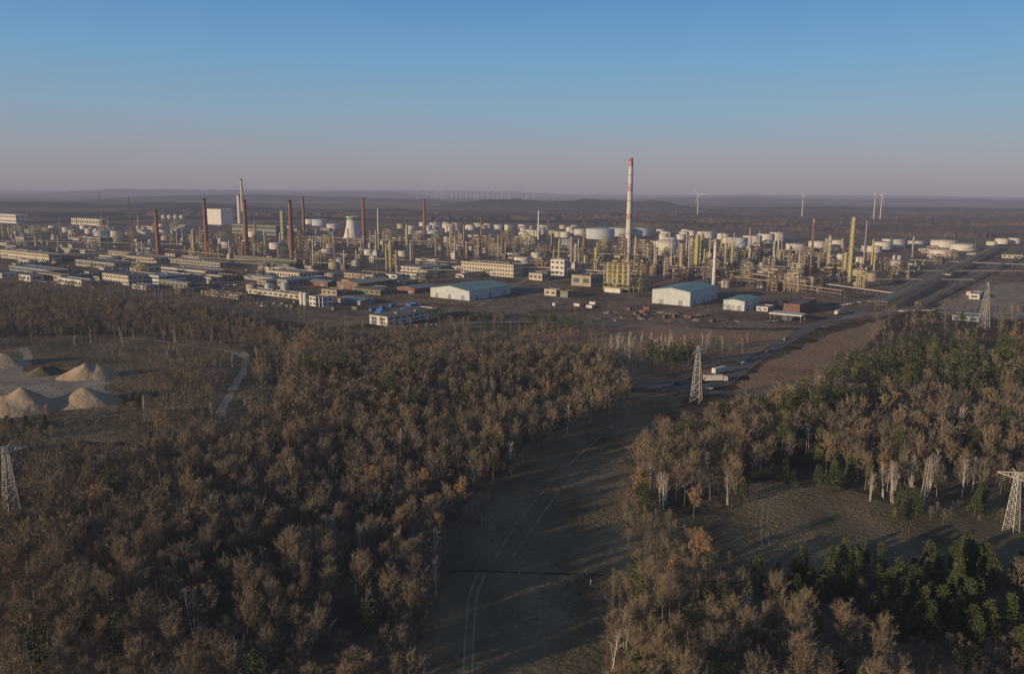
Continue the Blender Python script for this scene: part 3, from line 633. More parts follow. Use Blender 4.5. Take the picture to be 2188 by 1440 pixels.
B(473, 481, 444, 499, 33, 'white', 'grey', 'big white boiler house below the twin grey stacks', name='boiler_house', rows=0, vents=4)
B(590, 504, 478, 612, 20, 'olive', 'tar', 'long dark green turbine hall below the twin grey stacks', name='turbine_hall', cat='hall', rows=2, ribbon=True, vents=5)
B(238, 656, 207, 250, 12, 'cream', 'tar', 'pale cream house half hidden among trees at left', rows=2, gap=5)
B(1216, 531, 1197, 1234, 18, 'bluegrey', 'teal', 'blue green building among tanks left of the stack', rows=2, gap=6)
B(215, 526, 186, 242, 17, 'grey', 'bluegrey', 'grey factory block at left with bluish roof', rows=2, gap=6, vents=3)
B(35, 478, -20, 55, 18, 'white', 'grey', 'pale block at the left end of the horizon', rows=2, gap=9)
B(1640, 666, 1616, 1652, 8, 'white', 'grey', 'small white trailer hut near the brick gatehouse', name='hut', cat='hut', rows=1, gap=4)
B(2092, 640, 2070, 2112, 10, 'white', 'grey', 'white site building on the sandy ground at right', rows=1, gap=5, Lmax=25)
B(2090, 688, 2034, 2120, 9, 'bluegrey', 'grey', 'low grey shed in front of the sandy ground at right', name='shed', cat='shed', rows=1, gap=6, Lmax=20)
B(2080, 632, 2064, 2100, 8, 'cream', 'brick', 'small house with reddish roof on the sandy ground', name='house', cat='house', kind='gable', Lmax=14)
B(330, 563, 262, 378, 10, 'beige', 'grey', 'long flat beige hall right of the far left office', name='hall', rows=1, gap=7, vents=3)
B(120, 590, 20, 160, 9, 'grey', 'bluegrey', 'long grey hall before the far left office', name='hall', rows=1, ribbon=True, vents=3)
B(640, 640, 530, 660, 9, 'cream', 'bluegrey', 'long low pale hall just left of the silos', name='hall', rows=1, gap=7, vents=2)
B(510, 640, 430, 528, 8, 'beige', 'grey', 'long low beige hall behind the left front trees', name='hall', rows=1, gap=7, vents=2)
B(770, 652, 722, 800, 8, 'grey', 'bluegrey', 'low grey shed right of the white block and silos', name='shed', cat='shed', kind='gable', doors=2)
B(900, 583, 845, 960, 10, 'cream', 'grey', 'low cream hall left of the long office block', name='hall', rows=1, gap=6, vents=2)
B(800, 598, 735, 838, 9, 'beige', 'tar', 'low beige hall behind the brown barn like hall', name='hall', rows=1, gap=6, vents=2)
c = G(1712, 690); t = empty('gate_canopy', c, ANG, 'flat white roofed gate canopy on posts beside the access road', 'canopy')
MB().box(0, 0, 5, 14, 26, 6).build('roof', M['white'], t)
for x, y in ((1, 1), (13, 1), (1, 25), (13, 25), (1, 13), (13, 13)): MB().cyl(x, y, 0, 5, .25, n=8).build('post', M['galv'], t)
MB().box(5, 9, 0, 9, 17, 3).build('kiosk', M['glass'], t)
for i, (u, v) in enumerate([(645, 658), (653, 659)]):
    c = G(u, v); hh = 34*mpp(c); t = empty('silo', c, 0, ['left', 'right'][i]+' one of two white silos beside the white block', 'silo')
    MB().lathe([(1.8, 3), (1.9, 3.2), (1.9, hh-1), (1.2, hh), (.2, hh+.4)], 16).build('shell', M['white'], t); MB().lathe([(.4, 1.2), (1.8, 3)], 16).build('hopper', M['galv'], t)
    for a in range(4): x = 1.6*math.cos(a*1.57+.7); y = 1.6*math.sin(a*1.57+.7); MB().tube((x, y, 0), (x, y, 3.2), .12).build('leg', M['galv'], t)
def tank(c, r, h, label, m='tank', dome=False, group=None, stair=True):
    t = empty('storage_tank', c, random.random()*6, label, 'tank', group)
    MB().lathe([(r, 0), (r, h)], 28, capt=False).build('shell', M[m], t)
    if dome: MB().lathe([(r+.1, h)]+[(r*math.cos(a), h+r*.35*math.sin(a)) for a in (.3, .6, .9, 1.2, 1.5)], 28).build('roof', M[m], t)
    else: MB().lathe([(r+.15, h+.01), (r+.15, h+.15), (.3, h+.15+r*.09)], 28, capb=False).build('roof', M[random.choice([m, 'grey'])], t)
    MB().ring(h*.82, r+.02, r+.45, .2, 28).build('wind_girder', M['galv'], t)
    if stair:
        mb = MB(); n = 16; r1 = r+.1; r2 = r+1.0
        for k in range(n):
            a = k/n*1.3; b = (k+1)/n*1.3; z0 = h*k/n; z1 = h*(k+1)/n; i = len(mb.v)
            mb.v += [(r1*math.cos(a), r1*math.sin(a), z0), (r2*math.cos(a), r2*math.sin(a), z0), (r2*math.cos(b), r2*math.sin(b), z1), (r1*math.cos(b), r1*math.sin(b), z1)]; mb.f.append((i, i+1, i+2, i+3))
        mb.build('stair', M['dark'], t)
    OCC.append((c.x, c.y, r+2)); return t
def T(u, v, w, h, label, **k):
    c = G(u, v); s = mpp(c); return tank(c, w*s/2, h*s, label, **k)
T(1282, 510, 62, 21, 'very large blue grey tank in front of a wide tank cluster left of stack', m='tankblue')
T(1326, 504, 50, 17, 'large pale tank immediately left of the red white stack', m='tankblue'); T(1368, 503, 46, 15, 'large pale tank immediately right of the red white stack', m='tankblue')
T(1240, 503, 26, 13, 'small tank left of the very large blue grey tank')
T(1422, 546, 54, 25, 'big white domed tank right of the tall red white stack', dome=True)
T(1576, 529, 42, 21, 'white tank at the left front of the stepped tank row', m='tankblue'); T(1607, 524, 40, 20, 'second white tank of the stepped tank row'); T(1636, 519, 36, 19, 'third white tank of the stepped tank row'); T(1660, 514, 32, 17, 'rearmost white tank of the stepped tank row')
T(1508, 508, 38, 13, 'low white tank behind the yellow columns'); T(1545, 511, 26, 12, 'white tank left of the stepped tank row at back')
T(1700, 534, 42, 13, 'low cream tank left of the slim pipe stacks'); T(1747, 529, 38, 13, 'low cream tank between the slim columns'); T(1786, 526, 34, 13, 'low cream tank just left of the tall yellow column')
T(1862, 538, 42, 12, 'front left cream tank of the trio right of yellow column'); T(1884, 532, 40, 15, 'middle cream tank of the trio right of yellow column'); T(1908, 528, 46, 17, 'rear right large cream tank of the trio right of yellow column')
T(2016, 528, 52, 14, 'rear white tank of the three wide tanks at far right'); T(2056, 535, 50, 13, 'right white tank of the three wide tanks at far right'); T(2014, 546, 54, 12, 'front white tank of the three wide tanks at far right')
T(2140, 521, 26, 11, 'small cream tank at the far right edge, left one'); T(2166, 520, 24, 11, 'small cream tank at the far right edge, right one'); T(2118, 524, 20, 8, 'tiny low tank left of the far right pair')
T(684, 482, 34, 13, 'white tank behind the second brick chimney group', m='tankblue'); T(712, 490, 28, 11, 'white tank left of the cooling tower'); T(663, 479, 24, 10, 'smaller pale tank at the back left of cooling tower')
T(590, 532, 28, 13, 'white tank right of the central brick chimney foot'); T(485, 530, 22, 13, 'white tank between two brick chimneys'); T(545, 506, 30, 12, 'pale tank just right of the tall brick chimney')
T(1118, 562, 40, 13, 'wide pale tank behind the long office block'); T(1146, 556, 22, 16, 'slim pale tank beside the wide tank behind the office'); T(1098, 552, 30, 11, 'pale tank at the rear behind the office block')
T(215, 506, 30, 13, 'white tank at left behind the grey factory block'); T(250, 508, 24, 14, 'white tank right of the one behind the factory block'); T(300, 530, 22, 12, 'pale tank by the lattice mast at left'); T(70, 500, 30, 10, 'low pale tank at far left')
T(1640, 585, 26, 10, 'domed pale tank among the dark pipework right of the slim white stack', dome=True, m='silver'); T(1915, 568, 26, 9, 'domed silver tank right of the tall yellow column', dome=True, m='silver')
T(790, 545, 24, 12, 'pale tank among left process units'); T(700, 542, 26, 10, 'low tank right of the fourth brick chimney'); T(860, 548, 24, 12, 'pale tank left of the pipe bridge in the centre')
T(1958, 524, 34, 9, 'low white tank between the cream trio and the far right three')
for i, u in enumerate((350, 363, 376, 389)):
    c = G(u, 471); s = mpp(c); r = 5.2*s; t = empty('sphere_tank', c, 0, 'white gas sphere on legs in the far row of four at left', 'gas sphere', 'far row of white gas spheres')
    MB().lathe([(max(.05, r*math.cos(a)), r*1.3+r*math.sin(a)) for a in [R_(x) for x in range(-90, 91, 15)]], 18).build('sphere', M['tank'], t)
    for a in range(6): x = r*.95*math.cos(a*1.047); y = r*.95*math.sin(a*1.047); MB().tube((x, y, 0), (x, y, r*1.3), .4).build('leg', M['galv'], t)
def chimney(u, vb, vt, w, label, m='brickdark', taper=.62):
    c = G(u, vb); s = mpp(c); h = ZT(u, vb, vt); r = w*s/2; t = empty('brick_chimney', c, 0, label, 'chimney')
    MB().lathe([(r, 0), (r*taper, h)], 20, capt=False).build('shaft', M[m], t)
    MB().ring(h-2.5, r*taper+.01, r*taper+.5, 2.6, 20).build('crown_ring', M['dark'], t)
    for k in (.3, .6, .85):
        rr_ = r*(1-(1-taper)*k); MB().ring(h*k, rr_, rr_+.18, .8, 20).build('band', M['brownsteel'], t)
    MB().box(r*.8, -.4, 0, r+.3, .4, h*.12).build('ladder', M['galv'], t)
    OCC.append((c.x, c.y, r+2)); return t
for u, vb, vt, w, lb in [(339, 545, 449, 10, 'leftmost brown brick chimney, shorter than the others'), (443, 548, 424, 10, 'brown brick chimney left of the white boiler house front'), (528, 552, 427, 11, 'brown brick chimney standing in front of the twin grey stacks'), (624, 558, 428, 11, 'brown brick chimney with dark cap fourth from left'),
    (650, 506, 421, 8, 'slim rear brick chimney just right of the fourth'), (778, 523, 423, 9, 'brown brick chimney right of the cooling tower'), (907, 500, 426, 8, 'rightmost brown brick chimney behind the tank rows')]:
    chimney(u, vb, vt, w, lb)
def stack(u, vb, vt, wb, wt, label, m='pale', capm='dark', rings=3, name='steel_stack'):
    c = G(u, vb); s = mpp(c); h = ZT(u, vb, vt); r0 = wb*s/2; r1 = wt*s/2; t = empty(name, c, 0, label, 'stack')
    MB().lathe([(r0, 0), (r1, h-4)], 14, capt=False).build('shaft', M[m], t); MB().lathe([(r1+.05, h-4), (r1+.05, h)], 14).build('cap', M[capm], t)
    for k in range(rings):
        f = (k+1)/(rings+.4); rr_ = r0+(r1-r0)*f; MB().ring(h*f, rr_+.02, rr_+1.0, .25, 14).ring(h*f+1.1, rr_+.9, rr_+1.0, .12, 14).build('platform', M['galv'], t)
    OCC.append((c.x, c.y, r0+1)); return t
stack(520, 480, 383, 7.5, 5, 'tall grey stack with dark top behind the boiler house', 'cream', 'dark', 3); stack(512.5, 481, 416, 7.5, 7, 'shorter pale flue stack with red top beside the tall grey stack', 'white', 'red', 2)
stack(1524, 614, 510, 8, 6, 'slim white stack in front of the central process units', 'white', 'galv', 3); stack(1845, 565, 465, 3.5, 2.6, 'thin needle stack right of the tall yellow column', 'galv', 'dark', 2)
stack(1731, 590, 468, 5, 4.5, 'slim dark orange stack left of the tall yellow column', 'brownsteel', 'orange', 4); stack(1150, 512, 450, 3.5, 2.5, 'thin white stack left of the very large tank', 'white', 'white', 2); stack(1028, 500, 462, 3.5, 2.5, 'thin far stack above the small tank rows', 'brownsteel', 'dark', 2)
stack(1220, 560, 500, 4, 3.5, 'thin silver stack near blue green building', 'silver', 'dark', 2); stack(1073, 548, 487, 5, 4.5, 'slim brown stack above the office block', 'brownsteel', 'dark', 3); stack(808, 500, 445, 3, 2.2, 'thin white stack right of the cooling tower', 'white', 'white', 2)
c = G(1341, 562); s = mpp(c); h = ZT(1341, 562, 338); r0 = 7.0*s; r1 = 4.0*s
t = empty('main_stack', c, 0, 'tallest white stack with red checkered bands in the centre right', 'stack'); OCC.append((c.x, c.y, 8))
rad = lambda z: r0+(r1-r0)*z/h
MB().lathe([(r0, 0), (rad(h-5), h-5)], 28, capt=False).build('shaft', M['stackwhite'], t); MB().lathe([(rad(h-5)+.1, h-5), (rad(h)+.1, h)], 28).build('cap', M['red'], t)
zat = lambda vv: ZT(1341, 562, vv)
for vv in (351, 404, 464):
    mb = MB(); z0 = zat(vv+5); dz = (zat(vv-5)-z0)/3; n = 16
    for k in range(3):
        for i in range(n):
            if (i+k) % 2: continue
            a = 2*math.pi*i/n; b_ = 2*math.pi*(i+1)/n; ra = rad(z0+k*dz)+.12; rb = rad(z0+(k+1)*dz)+.12; j = len(mb.v)
            mb.v += [(ra*math.cos(a), ra*math.sin(a), z0+k*dz), (ra*math.cos(b_), ra*math.sin(b_), z0+k*dz), (rb*math.cos(b_), rb*math.sin(b_), z0+(k+1)*dz), (rb*math.cos(a), rb*math.sin(a), z0+(k+1)*dz)]; mb.f.append((j, j+1, j+2, j+3))
    mb.build('checker_band', M['red'], t)
for vv in (375, 396, 430, 458, 500, 530): z = zat(vv); MB().ring(z, rad(z)+.02, rad(z)+1.1, .3, 24).ring(z+1.2, rad(z)+1.0, rad(z)+1.1, .12, 24).build('platform', M['brownsteel'], t)
MB().tube((r0+.4, 0, 0), (r1+.5, 0, h-5), .22).build('ladder', M['galv'], t)
MB().box(-r0*1.5, -r0*1.5, 0, r0*1.5, r0*1.5, 6).build('plinth', M['grey'], t); MB().tube((0, 0, 12), (-6, -26, 12), 2.6, n=10).build('flue_duct', M['silver'], t)
c = G(753, 515); s = mpp(c); h = ZT(753, 515, 463); rb = 19.5*s; t = empty('cooling_tower', c, 0, 'pale concrete cooling tower with green band round its rim', 'cooling tower')
for dv in (0, 8, 16, 24): p = G(753, 515+dv); OCC.append((p.x, p.y, rb+4))
prof = lambda f: rb*(.56+.44*(1-min(1, f/.85))**1.5+.03*max(0, f-.85)/.15)
MB().lathe([(prof(k/20), 4+(h-4)*k/20) for k in range(18)], 40, capb=False, capt=False).build('shell', M['white'], t, smooth=True)
MB().lathe([(prof(.85), 4+(h-4)*.85+.02), (prof(.92), 4+(h-4)*.92), (prof(1)+.2, h-1)], 40, capb=False, capt=False).build('green_band', M['green'], t); MB().ring(h-1, prof(1)-.4, prof(1)+.6, 1.2, 36).build('rim', M['white'], t)
for a in range(24): x = rb*math.cos(a*.2618); y = rb*math.sin(a*.2618); MB().tube((x*1.03, y*1.03, 0), (x, y, 4.1), .35, n=4).build('strut', M['grey'], t)
def column_proto(H, r, m, nplat, seed, pipe='galv'):
    t = empty('process_column'); MB().cyl(0, 0, 0, 2.5, r*1.15, r*1.05, 14).build('skirt', M['grey'], t)
    MB().lathe([(r, 2.5), (r, H-r*.7), (r*.8, H-r*.25), (r*.35, H)], 14).build('shell', M[m], t)
    for k in range(nplat):
        z = H*(.18+.8*k/nplat); MB().ring(z, r+.02, r+1.1, .2, 12).ring(z+1.1, r+1.0, r+1.1, .1, 12).ring(z+.55, r+1.0, r+1.1, .08, 12).build('platform', M[['yellow', 'galv', 'brownsteel'][seed % 3]], t)
    MB().box(r+.2, -.35, 0, r+.5, .35, H*.97).build('ladder', M[pipe], t); MB().tube((0, -r-.5, 1), (0, -r-.5, H), .28).tube((0, -r-.5, H), (0, 0, H+.3), .28).build('riser_pipe', M['silver'], t)
    return t
CP = Pool([column_proto(30, 1.5, m, n, i) for i, (m, n) in enumerate([('yellow', 9), ('pale', 6), ('silver', 5), ('beige', 4), ('yellow', 6), ('brownsteel', 6), ('pale', 8)])])
def column(c, h, w, idx, label, group=None):
    o = CP.get(idx); o.location = c; o.rotation_euler.z = random.random()*6; o.scale = (w/3, w/3, h/30); tag(o, label, 'column', group)
    if group is None and 'group' in o: del o['group']
    OCC.append((c.x, c.y, w/2+1)); return o
def C(u, vb, vt, w, idx, label): c = G(u, vb); column(c, ZT(u, vb, vt), w*mpp(c), idx, label)
C(1815, 602, 465, 8, 0, 'tallest yellow column ringed with platforms at right'); C(605, 514, 450, 7, 4, 'yellow green column right of the twin grey stacks'); C(835, 580, 515, 6, 0, 'yellow column at the front of the central units'); C(826, 578, 522, 4, 4, 'slim yellow column left beside the front one')
C(1487, 578, 500, 8, 0, 'stout yellow column left of a similar pair behind'); C(1498, 572, 497, 7, 4, 'stout yellow column right of the pair'); C(1475, 574, 508, 6, 1, 'pale column left of the two stout yellow ones'); C(1455, 566, 520, 7, 6, 'pale column right of the big domed tank')
C(1247, 578, 498, 6, 5, 'brown column left of the tall red white stack'); C(1768, 592, 503, 6, 1, 'pale column between dark stack and yellow column'); C(1230, 570, 520, 5, 2, 'silver column left of brown column'); C(415, 548, 490, 5, 0, 'yellow column left of second brick chimney'); C(1357, 560, 505, 4, 6, 'pale column just right of the stack')
C(1652, 570, 515, 5, 2, 'silver column behind the domed silver tank'); C(1549, 575, 518, 4, 3, 'beige column right of slim white stack'); C(1600, 580, 530, 5, 1, 'pale column in the middle of right units'); C(870, 535, 480, 5, 4, 'yellow column at the back of the centre'); C(1273, 572, 530, 6, 0, 'yellow column beside green yellow plant'); C(715, 560, 505, 3, 5, 'thin brown column left of the cooling tower')
C(1803, 596, 540, 6, 0, 'short yellow column left of the tallest one'); C(1425, 585, 550, 8, 2, 'fat silver column in front of the domed tank')
def frame_proto(sx, sy, h, nl, m, m2, seed):
    rnd = random.Random(seed); t = empty('process_unit'); mb = MB(); w = .15; nxp = 4; nyp = 2
    X_ = [sx*(i/(nxp)-.5) for i in range(nxp+1)]; Y_ = [sy*(i/nyp-.5) for i in range(nyp+1)]
    for x in X_:
        for y in Y_: mb.box(x-w, y-w, 0, x+w, y+w, h*(1 if (x < .1 or seed % 2) else .75))
    for k in range(1, nl+1):
        z = h*k/nl*.98
        lx = sx/2 if (seed % 2 or k <= nl*.75) else 0
        for y in Y_: mb.box(-sx/2, y-w*.8, z-.3, lx, y+w*.8, z)
        for x in X_:
            if x <= lx+.1: mb.box(x-w*.8, -sy/2, z-.3, x+w*.8, sy/2, z)
        if k < nl:
            z2 = h*(k+1)/nl*.98
            for i in (rnd.randrange(nxp), rnd.randrange(nxp)):
                if X_[i+1] <= lx+.1:
                    for y in (-sy/2, sy/2): mb.tube((X_[i], y, z), (X_[i+1], y, z2), .09, n=3)
            mb.tube((-sx/2, Y_[0], z), (-sx/2, Y_[1], z2), .09, n=3)
    mb.build('steelwork', M[m], t)
    for k in range(1, nl+1):
        z = h*k/nl*.98; lx = sx/2 if (seed % 2 or k <= nl*.75) else 0
        if rnd.random() < .55: MB().box(-sx/2+.3, -sy/2+.3, z+.01, lx-sx*.3*rnd.random(), sy/2*(.1+.8*rnd.random()), z+.12).build('deck', M['brownsteel'], t)
        r = rnd.uniform(.6, 1.2); y = rnd.uniform(-.3, .3)*sy; a = rnd.uniform(-.45, -.1)*sx
        MB().tube((a, y, z+r+.2), (a+rnd.uniform(4, 8), y, z+r+.2), r, n=12).build('drum', M[rnd.choice(['silver', 'beige', 'pale', m2])], t)
        rl = MB()
        for y in (-sy/2, sy/2): rl.box(-sx/2, y-.05, z+1.0, lx, y+.05, z+1.1)
        rl.build('handrail', M[m2], t)
    for k in range(3):
        x = rnd.uniform(-.45, .45)*sx; r = rnd.uniform(.5, 1.0); MB().lathe([(r, .3), (r, h*rnd.uniform(.4, .7)), (r*.4, h*.72)], 12, x, -sy*.3+k*sy*.3).build('vessel', M[rnd.choice(['silver', 'beige', m2])], t)
    for k in range(9):
        x = rnd.uniform(-.5, .5)*sx; y = rnd.choice([-1, 1])*(sy/2+.6); zz = h*rnd.uniform(.3, 1); dx = rnd.uniform(2, 6)*rnd.choice([-1, 1]); MB().tube((x, y, .4), (x, y, zz), .15).tube((x, y, zz), (x+dx, y, zz), .15).tube((x+dx, y, zz), (x+dx, 0, zz), .15).build('pipe', M[rnd.choice(['silver', 'pale', 'rust', 'tank', m2])], t)
    return t
FP = Pool([frame_proto(18, 9, 16, 4, 'brownsteel', 'pale', 1), frame_proto(20, 10, 20, 5, 'pale', 'yellow', 2), frame_proto(12, 9, 24, 6, 'brownsteel', 'beige', 3), frame_proto(26, 10, 10, 3, 'rust', 'pale', 4), frame_proto(15, 10, 18, 4, 'yellow', 'pale', 5), frame_proto(24, 9, 13, 3, 'dark', 'rust', 6), frame_proto(20, 8, 15, 4, 'brownsteel', 'yellow', 7)])
t = frame_proto(30, 20, 30, 6, 'yellow', 'yellow', 11); c = G(1326, 622); t.location = c; t.rotation_euler.z = ANG-R_(90); t.name = 'process_plant'; tag(t, 'tall green yellow steel process plant in front of the main stack', 'process plant'); OCC.append((c.x, c.y, 16))
for i in range(5):
    x = -12+i*6; MB().lathe([(1.8, 8), (1.8, 27), (.8, 30)], 14, x, -6).build('vessel', M[['silver', 'yellow', 'pale', 'yellow', 'silver'][i]], t)
for i in range(6): MB().tube((-15, -10.6, 4+i*4.6), (15, -10.6, 4+i*4.6), .35, n=6).build('pipe', M[['yellow', 'pale', 'silver'][i % 3]], t)
MB().box(-10, -17, 0, 8, -11, 4.5).build('base_building', M['white'], t)
t = frame_proto(18, 14, 16, 4, 'yellow', 'pale', 13); c = G(1360, 622); t.location = c; t.rotation_euler.z = ANG; t.name = 'process_plant'; tag(t, 'lower green yellow steelwork attached right of the tall plant', 'process plant'); OCC.append((c.x, c.y, 10))
def heater_proto(m):
    t = empty('process_heater'); MB().box(-4, -3, 2, 4, 3, 9).build('firebox', M[m], t)
    mb = MB(); mb.v = [(-4, -3, 9.01), (4, -3, 9.01), (4, 3, 9.01), (-4, 3, 9.01), (-1.2, -1.2, 12), (1.2, -1.2, 12), (1.2, 1.2, 12), (-1.2, 1.2, 12)]; mb.f = [(0, 1, 5, 4), (1, 2, 6, 5), (2, 3, 7, 6), (3, 0, 4, 7), (4, 5, 6, 7)]; mb.build('hood', M[m], t)
    MB().cyl(0, 0, 11.5, 32, .95, .75, 12).build('flue', M['silver'], t); MB().ring(26, .9, 1.8, .2, 12).build('platform', M['yellow'], t)
    for x in (-3.4, 0, 3.4):
        for y in (-2.4, 2.4): MB().box(x-.25, y-.25, 0, x+.25, y+.25, 2).build('leg', M['grey'], t)
    return t
HP = Pool([heater_proto('beige'), heater_proto('silver'), heater_proto('brownsteel')])
def drum_proto(m):
    t = empty('pressure_vessel'); mb = MB(); mb.tube((-5, 0, 2.8), (5, 0, 2.8), 1.3, n=14); mb.tube((5, 0, 2.8), (5.7, 0, 2.8), 1.3, .6, 14); mb.tube((-5, 0, 2.8), (-5.7, 0, 2.8), 1.3, .6, 14); mb.build('shell', M[m], t)
    for x in (-3.5, 3.5): MB().box(x-.4, -1.1, 0, x+.4, 1.1, 1.8).build('saddle', M['grey'], t)
    MB().tube((2, 0, 4.0), (2, 0, 7), .2).tube((2, 0, 7), (2, 6, 7), .2).tube((-2, 0, 4.0), (-2, 0, 5.5), .2).tube((-2, 0, 5.5), (-9, 0, 5.5), .2).build('pipe', M['pale'], t); return t
DP = Pool([drum_proto(m) for m in ('silver', 'beige', 'pale')])
def small_tank(m, r, h):
    t = empty('small_tank'); MB().lathe([(r, 0), (r, h)], 18, capt=False).build('shell', M[m], t); MB().lathe([(r+.1, h+.01), (r*.7, h+r*.14), (.2, h+r*.2)], 18, capb=False).build('roof', M[m], t); MB().box(r, -.4, 0, r+.4, .4, h).build('ladder', M['dark'], t); return t
ST = Pool([small_tank('tank', 5, 8), small_tank('silver', 4, 7), small_tank('beige', 7, 7), small_tank('pale', 3, 7)])
def ipoly(poly):
    P = [G(*p) for p in poly]; x0 = min(p.x for p in P); x1 = max(p.x for p in P); y0 = min(p.y for p in P); y1 = max(p.y for p in P)
    while True:
        x = random.uniform(x0, x1); y = random.uniform(y0, y1); u, v = proj(x, y)
        if inpoly([u], [v], poly)[0]: yield x, y, u, v
def fill(poly, n, r, fn, tries=60):
    g = ipoly(poly); k = 0; t = 0
    while k < n and t < n*tries:
        t += 1; x, y, u, v = next(g)
        if free(x, y, r): fn(Vector((x, y, 0))); k += 1
def place(pool, r, label, cat, group, smin=.8, smax=1.2):
    def f(c):
        o = pool.get(); s = random.uniform(smin, smax); o.location = c; o.scale = (s, s, s*random.uniform(.8, 1.25)); o.rotation_euler.z = ANG+R_(90)*random.randrange(4); tag(o, label, cat, group); OCC.append((c.x, c.y, r*s))
    return f
ZONES = [
 ([(380, 512), (730, 520), (960, 505), (990, 555), (720, 582), (420, 558)], 'in the crowded left centre of the refinery', dict(F=44, H=9, C=50, D=44, S=20)),
 ([(1150, 530), (1500, 535), (1480, 600), (1380, 600), (1150, 575)], 'around the foot of the tall red white stack', dict(F=34, H=7, C=34, D=34, S=10)),
 ([(1480, 535), (1800, 540), (1830, 585), (1740, 630), (1560, 620), (1480, 590)], 'in the dark pipework right of the slim white stack', dict(F=42, H=8, C=30, D=44, S=8)),
 ([(0, 492), (380, 488), (400, 545), (140, 545), (0, 520)], 'on the left side of the site', dict(F=22, H=3, C=22, D=28, S=24)),
 ([(940, 508), (1150, 515), (1150, 560), (990, 552)], 'behind the long office block', dict(F=18, H=4, C=20, D=18, S=14)),
 ([(1820, 560), (2060, 545), (1960, 590), (1830, 630)], 'beside the diagonal pipe bridge at right', dict(F=7, H=0, C=3, D=20, S=5)),
 ([(60, 560), (420, 555), (900, 585), (950, 600), (700, 640), (300, 600)], 'between the low front buildings at left', dict(F=4, H=0, C=3, D=10, S=8))]
def rack(px, h, w, npipe, label, m='pale', step=14, world=False, group=None):
    a, b = px if world else (G(*px[0]), G(*px[1])); d = b-a; L = d.length; rz = math.atan2(d.y, d.x); t = empty('pipe_bridge', a, rz, label, 'pipe bridge', group)
    n = min(90, max(2, int(L/step))); me = None
    for k in range(n+1):
        x = L*k/n
        if me is None:
            mb = MB()
            for y in (-w/2, w/2): mb.box(-.15, y-.15, 0, .15, y+.15, h)
            mb.box(-.17, -w/2-.4, h+.002, .17, w/2+.4, h+.35)
            if h > 6: mb.box(-.14, -w/2+.2, h*.6, .14, w/2-.2, h*.6+.25)
            o = mb.build('trestle', M['brownsteel'], t); me = o.data
        else: o = bpy.data.objects.new('trestle', me); COL.objects.link(o); o.parent = t
        o.location = (x, 0, 0)
    for i in range(npipe):
        y = -w/2+w*(i+.5)/npipe; r = random.choice([.15, .2, .3, .25]); MB().tube((0, y, h+.37+r), (L, y, h+.37+r), r, n=6).build('pipe', M[random.choice(['silver', 'pale', 'beige', m])], t)
    if h > 6:
        for i in range(npipe//2): y = -w/2+w*(i+1)/(npipe//2+1); MB().tube((0, y, h*.6+.55), (L, y, h*.6+.55), .25, n=6).build('pipe', M[random.choice(['silver', 'rust', 'pale'])], t)
    return t
for a in [(((1882, 662), (2130, 531)), 7, 9, 8, 'long diagonal pipe bridge running back beside the access road', 'tank'), (((1862, 652), (2100, 531)), 3, 8, 7, 'low pipelines running parallel left of the diagonal pipe bridge', 'tank'), (((1960, 655), (2188, 548)), 3, 5, 5, 'low pipelines running back right of the access road', 'pale'),
 (((1560, 590), (1905, 640)), 6, 6, 5, 'white pipe bridge running sideways to the access road', 'tank'), (((1820, 588), (2188, 588)), 5, 5, 4, 'pipe bridge crossing toward the right edge', 'pale'), (((1560, 605), (1800, 640)), 8, 6, 6, 'two level pipe bridge in the dark units right of the white stack', 'brownsteel'),
 (((640, 513), (1010, 528)), 7, 6, 5, 'pale pipe bridge crossing left centre toward the stack', 'tank'), (((880, 588), (1180, 590)), 6, 6, 5, 'low pipe bridge beside the long office', 'pale'), (((1000, 548), (1240, 512)), 6, 6, 4, 'pipe bridge running back toward the very large tank', 'pale'),
 (((400, 560), (760, 575)), 6, 5, 5, 'pipe bridge in front of the brick chimneys', 'pale'), (((930, 600), (1240, 505)), 5, 5, 4, 'pipe bridge running back behind the teal warehouse', 'brownsteel'), (((1380, 620), (1640, 520)), 7, 7, 6, 'pipe bridge running back right of the domed tank', 'brownsteel'),
 (((1600, 625), (1850, 520)), 7, 7, 6, 'pipe bridge running back between the right process units', 'brownsteel'), (((0, 522), (380, 530)), 6, 5, 4, 'pipe bridge along the left side of the site', 'pale'), (((1900, 560), (2188, 572)), 4, 4, 4, 'low pipes crossing right of the tank trio', 'tank'),
 (((1560, 560), (1830, 575)), 6, 5, 5, 'pipe bridge crossing behind the dark pipework', 'pale'), (((1160, 545), (1480, 560)), 6, 5, 5, 'pipe bridge crossing behind the green yellow plant', 'pale'), (((760, 560), (985, 572)), 6, 5, 5, 'pipe bridge left of the long office roofline', 'pale'), (((500, 600), (700, 520)), 6, 5, 4, 'pipe bridge running back between brick chimneys', 'brownsteel'),
 (((0, 552), (330, 548)), 5, 4, 4, 'low pipe bridge behind the far left office building', 'pale'), (((130, 600), (420, 505)), 5, 4, 4, 'pipe bridge running back past the leftmost chimney', 'pale'), (((1150, 580), (1330, 592)), 5, 4, 4, 'short pipe bridge before the green yellow plant', 'tank'), (((1850, 605), (2080, 606)), 4, 4, 4, 'low pipe bridge crossing under the diagonal one', 'tank')]: rack(*a)
def rrack(wh):
    def f(c):
        d = random.choice([UX, VX]); L = random.uniform(50, 130); e = c+d*L/2; rack((c-d*L/2, e), random.uniform(4, 9), 4, 4, 'short pipe bridge '+wh, world=True, group='short pipe bridges '+wh, step=16)
    return f
for (poly, wh, q), n in zip(ZONES[:5], (14, 10, 12, 8, 6)): fill(poly, n, 3, rrack(wh))
